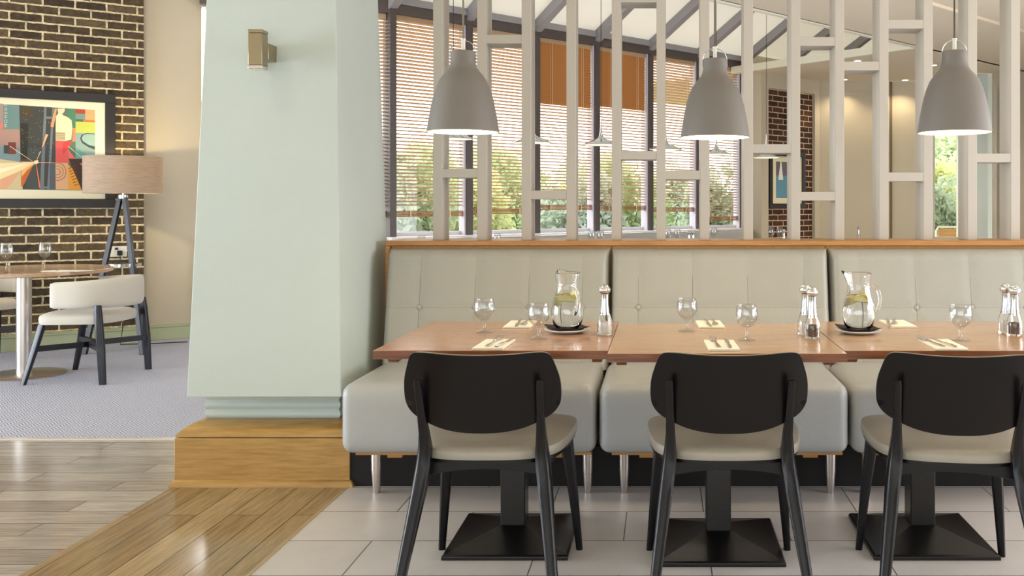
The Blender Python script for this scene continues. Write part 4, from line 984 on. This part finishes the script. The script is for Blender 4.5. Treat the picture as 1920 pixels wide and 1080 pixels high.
# standing figure in a pale jacket and coral trousers, plain stand-in
A([(505, 160), (512, 196), (528, 208), (545, 206), (566, 190), (572, 158)], (226, 216, 178)); A([(512, 200), (545, 205), (560, 220), (598, 236), (630, 262), (637, 330), (628, 430), (575, 445), (490, 440), (490, 228)], (226, 224, 182)); A([(490, 362), (575, 368), (575, 440), (490, 438)], (196, 180, 140))
for yy in (376, 392, 408, 424): line(492, yy, 572, yy+4, 5, (150, 132, 100))
A([(490, 444), (620, 448), (600, 520), (606, 640), (490, 634)], (222, 88, 84)); A([(560, 446), (640, 448), (560, 560), (548, 520)], (206, 62, 66)); A([(600, 520), (668, 600), (604, 596)], (230, 110, 100))
A([(488, 636), (600, 640), (605, 872), (490, 870)], (222, 172, 130)); A([(595, 640), (640, 690), (720, 876), (602, 874)], (226, 158, 54)); A([(606, 600), (760, 600), (835, 650), (835, 880), (722, 878), (640, 690)], (60, 36, 28)); A([(700, 640), (780, 640), (800, 730), (760, 700)], (206, 120, 60))
for i in range(7): line(604+i*8, 690+i*24, 665+i*5, 655+i*28, 8, (120, 62, 24), 3)
for r0 in (26, 52, 76):
    for i in range(18):
        a0, a1 = math.radians(-110+i*14), math.radians(-110+(i+1)*14); line(505+r0*math.cos(a0), 715+r0*math.sin(a0), 505+r0*math.cos(a1), 715+r0*math.sin(a1), 4, (130, 84, 62))
line(600, 490, 770, 630, 4, (236, 224, 200)); line(492, 160, 458, 320, 18, (240, 160, 110), 28); line(415, 385, 372, 500, 22, (236, 176, 130), 8); line(358, 535, 318, 625, 8, (240, 200, 150), 4); line(88, 490, 300, 632, 6, (250, 214, 160), 3); line(318, 640, 352, 855, 6, (230, 120, 70), 14); line(318, 632, 600, 640, 6, (250, 190, 120), 3)
for i in range(60):
    x, y = random.uniform(185, 480), random.uniform(150, 600); line(x, y, x+3, y+3, 3, (220, 214, 190))
A([(300, 618), (336, 612), (340, 640), (306, 648)], (255, 236, 190))
obj('print', art, ARTM, ap, smooth=0)
tx = bpy.data.curves.new('lettering', 'FONT'); tx.body = 'MOMENT'; tx.size = .105; tx.space_character = 1.45; tx.extrude = .0003
to = bpy.data.objects.new('tmp', tx); C.objects.link(to); bpy.context.view_layer.update()
me = bpy.data.meshes.new_from_object(to.evaluated_get(bpy.context.evaluated_depsgraph_get())); bpy.data.objects.remove(to)
me.materials.clear(); me.materials.append(mat('letter_ink', S(206, 206, 190), .5))
lt = bpy.data.objects.new('lettering', me); C.objects.link(lt); lt.parent = ap
s_, z_ = brickpt(66/K, 170+325/K); s2_, z2_ = brickpt(66/K, 170+120/K)
wdt = max(v.co.x for v in me.vertices); k_ = (z2_-z_)/wdt
lt.scale = (k_, k_*.85, 1); lt.rotation_euler = (PI/2, -PI/2, 0); lt.location = (s_, -lay[0]-.0006, z_)

# ------------------------------------------------------------------ garden outside
gr = MB().add([(-40, 13.3, -.05), (40, 13.3, -.05), (40, 70, -.05), (-40, 70, -.05)], [(0,1,2,3)]).add([wl(-30, -.3, -.06), wl(20, -.3, -.06), wl(20, -30, -.06), wl(-30, -30, -.06)], [(0,1,2,3)])
struct('ground', gr, GRASS, 'garden lawn outside the windows', smooth=0)
def foliage(seed, n, rx, ry, h, size):
    rd = random.Random(seed); m = MB()
    lobes = [(rd.uniform(-.5, .5)*rx, rd.uniform(-.5, .5)*ry, rd.uniform(.3, .75)*h, rd.uniform(.35, .6)) for _ in range(9)]
    for _ in range(n):
        l = rd.choice(lobes); th, ph = rd.uniform(0, 2*PI), math.acos(rd.uniform(-1, 1)); k = rd.uniform(.75, 1.0)*l[3]
        p = Vector((l[0]+rx*k*math.sin(ph)*math.cos(th), l[1]+ry*k*math.sin(ph)*math.sin(th), max(.05, l[2]+h*.62*k*math.cos(ph))))
        a = Vector((rd.gauss(0, 1), rd.gauss(0, 1), rd.gauss(0, 1))).normalized(); b_ = a.cross(Vector((rd.gauss(0, 1), rd.gauss(0, 1), rd.gauss(0, 1)))).normalized(); s = size*rd.uniform(.6, 1.3)
        m.add([p-a*s, p+b_*s*.45, p+a*s, p-b_*s*.45], [(0, 1, 2, 3)])
    return m
def shrub(seed, rx, ry, h, lm):
    t = thing('shrub', '', 'shrub'); obj('foliage', foliage(seed, 5200, rx, ry, h, .07), lm, t, smooth=0)
    st = MB()
    for k in range(4): a = k*1.7; st.tube([(0, 0, -.05), (.15*math.cos(a), .15*math.sin(a), h*.3), (.35*rx*math.cos(a), .35*ry*math.sin(a), h*.6)], [.03, .022, .01], 6)
    obj('stems', st, BARK, t); return t
protos = [shrub(1, .95, .75, 2.15, LEAF), shrub(2, .95, .75, 2.05, LEAF2), shrub(3, .9, .7, 1.95, LEAF3)]
sp = [(0, -1.6, -3.4), (1, .1, -3.9), (0, 1.8, -3.3), (2, 3.3, -3.9), (1, 4.9, -3.2), (0, 6.5, -3.9), (1, 8.1, -3.2), (0, -3.4, -4.2)]
usedp = set()
names = ['behind the glazing by the mint pillar', 'behind the first window bay', 'behind the second window bay', 'with yellow leaves behind the third window bay', 'behind the fourth window bay', 'behind the fifth window bay', 'behind the last window bay', 'left of the others behind the mint pillar']
def putsh(i, p, lab, grp, rz, sc_=1):
    o = protos[i] if i not in usedp else dup(protos[i], p); usedp.add(i); o.location = p; o.rotation_euler.z = rz; o.scale = (sc_, sc_, sc_); o['label'] = lab; o['group'] = grp
for n_i, (i, u, s) in enumerate(sp):
    p = wl(u, s, -.05); putsh(i, p, 'leafy garden shrub '+names[n_i], 'garden shrubs outside the windows', n_i*1.3)
row = [(1, .0, 'left end of the row, seen by the mint pillar'), (0, 2.0, 'second from the left, seen behind the leftmost bell lamp'), (1, 4.0, 'third from the left, seen below the brown blinds'), (0, 6.0, 'fourth from the left, seen in the middle bays'), (2, 8.0, 'fifth from the left, seen beside the middle bell lamp'), (1, 10.0, 'right end of the row, seen in the last bay')]
for n_i, (i, u, lab) in enumerate(row):
    putsh(i, wl(u, -6.6, -.05), 'rear garden shrub at the '+lab if 'end' in lab else 'rear garden shrub, '+lab, 'rear garden shrubs', n_i*2.1, 1.18)
for i, px, Y, sc_, lab in ((1, 1775, 16.5, .9, 'grey green shrub low in the tall far window'), (2, 1745, 19, 1.25, 'yellow green shrub higher in the tall far window'), (0, 1820, 21, 1.5, 'tallest shrub filling the top of the tall far window')):
    p = at(px, 0, Y); p.z = -.05; putsh(i, p, lab, 'shrubs in the tall far window', px*.1, sc_)
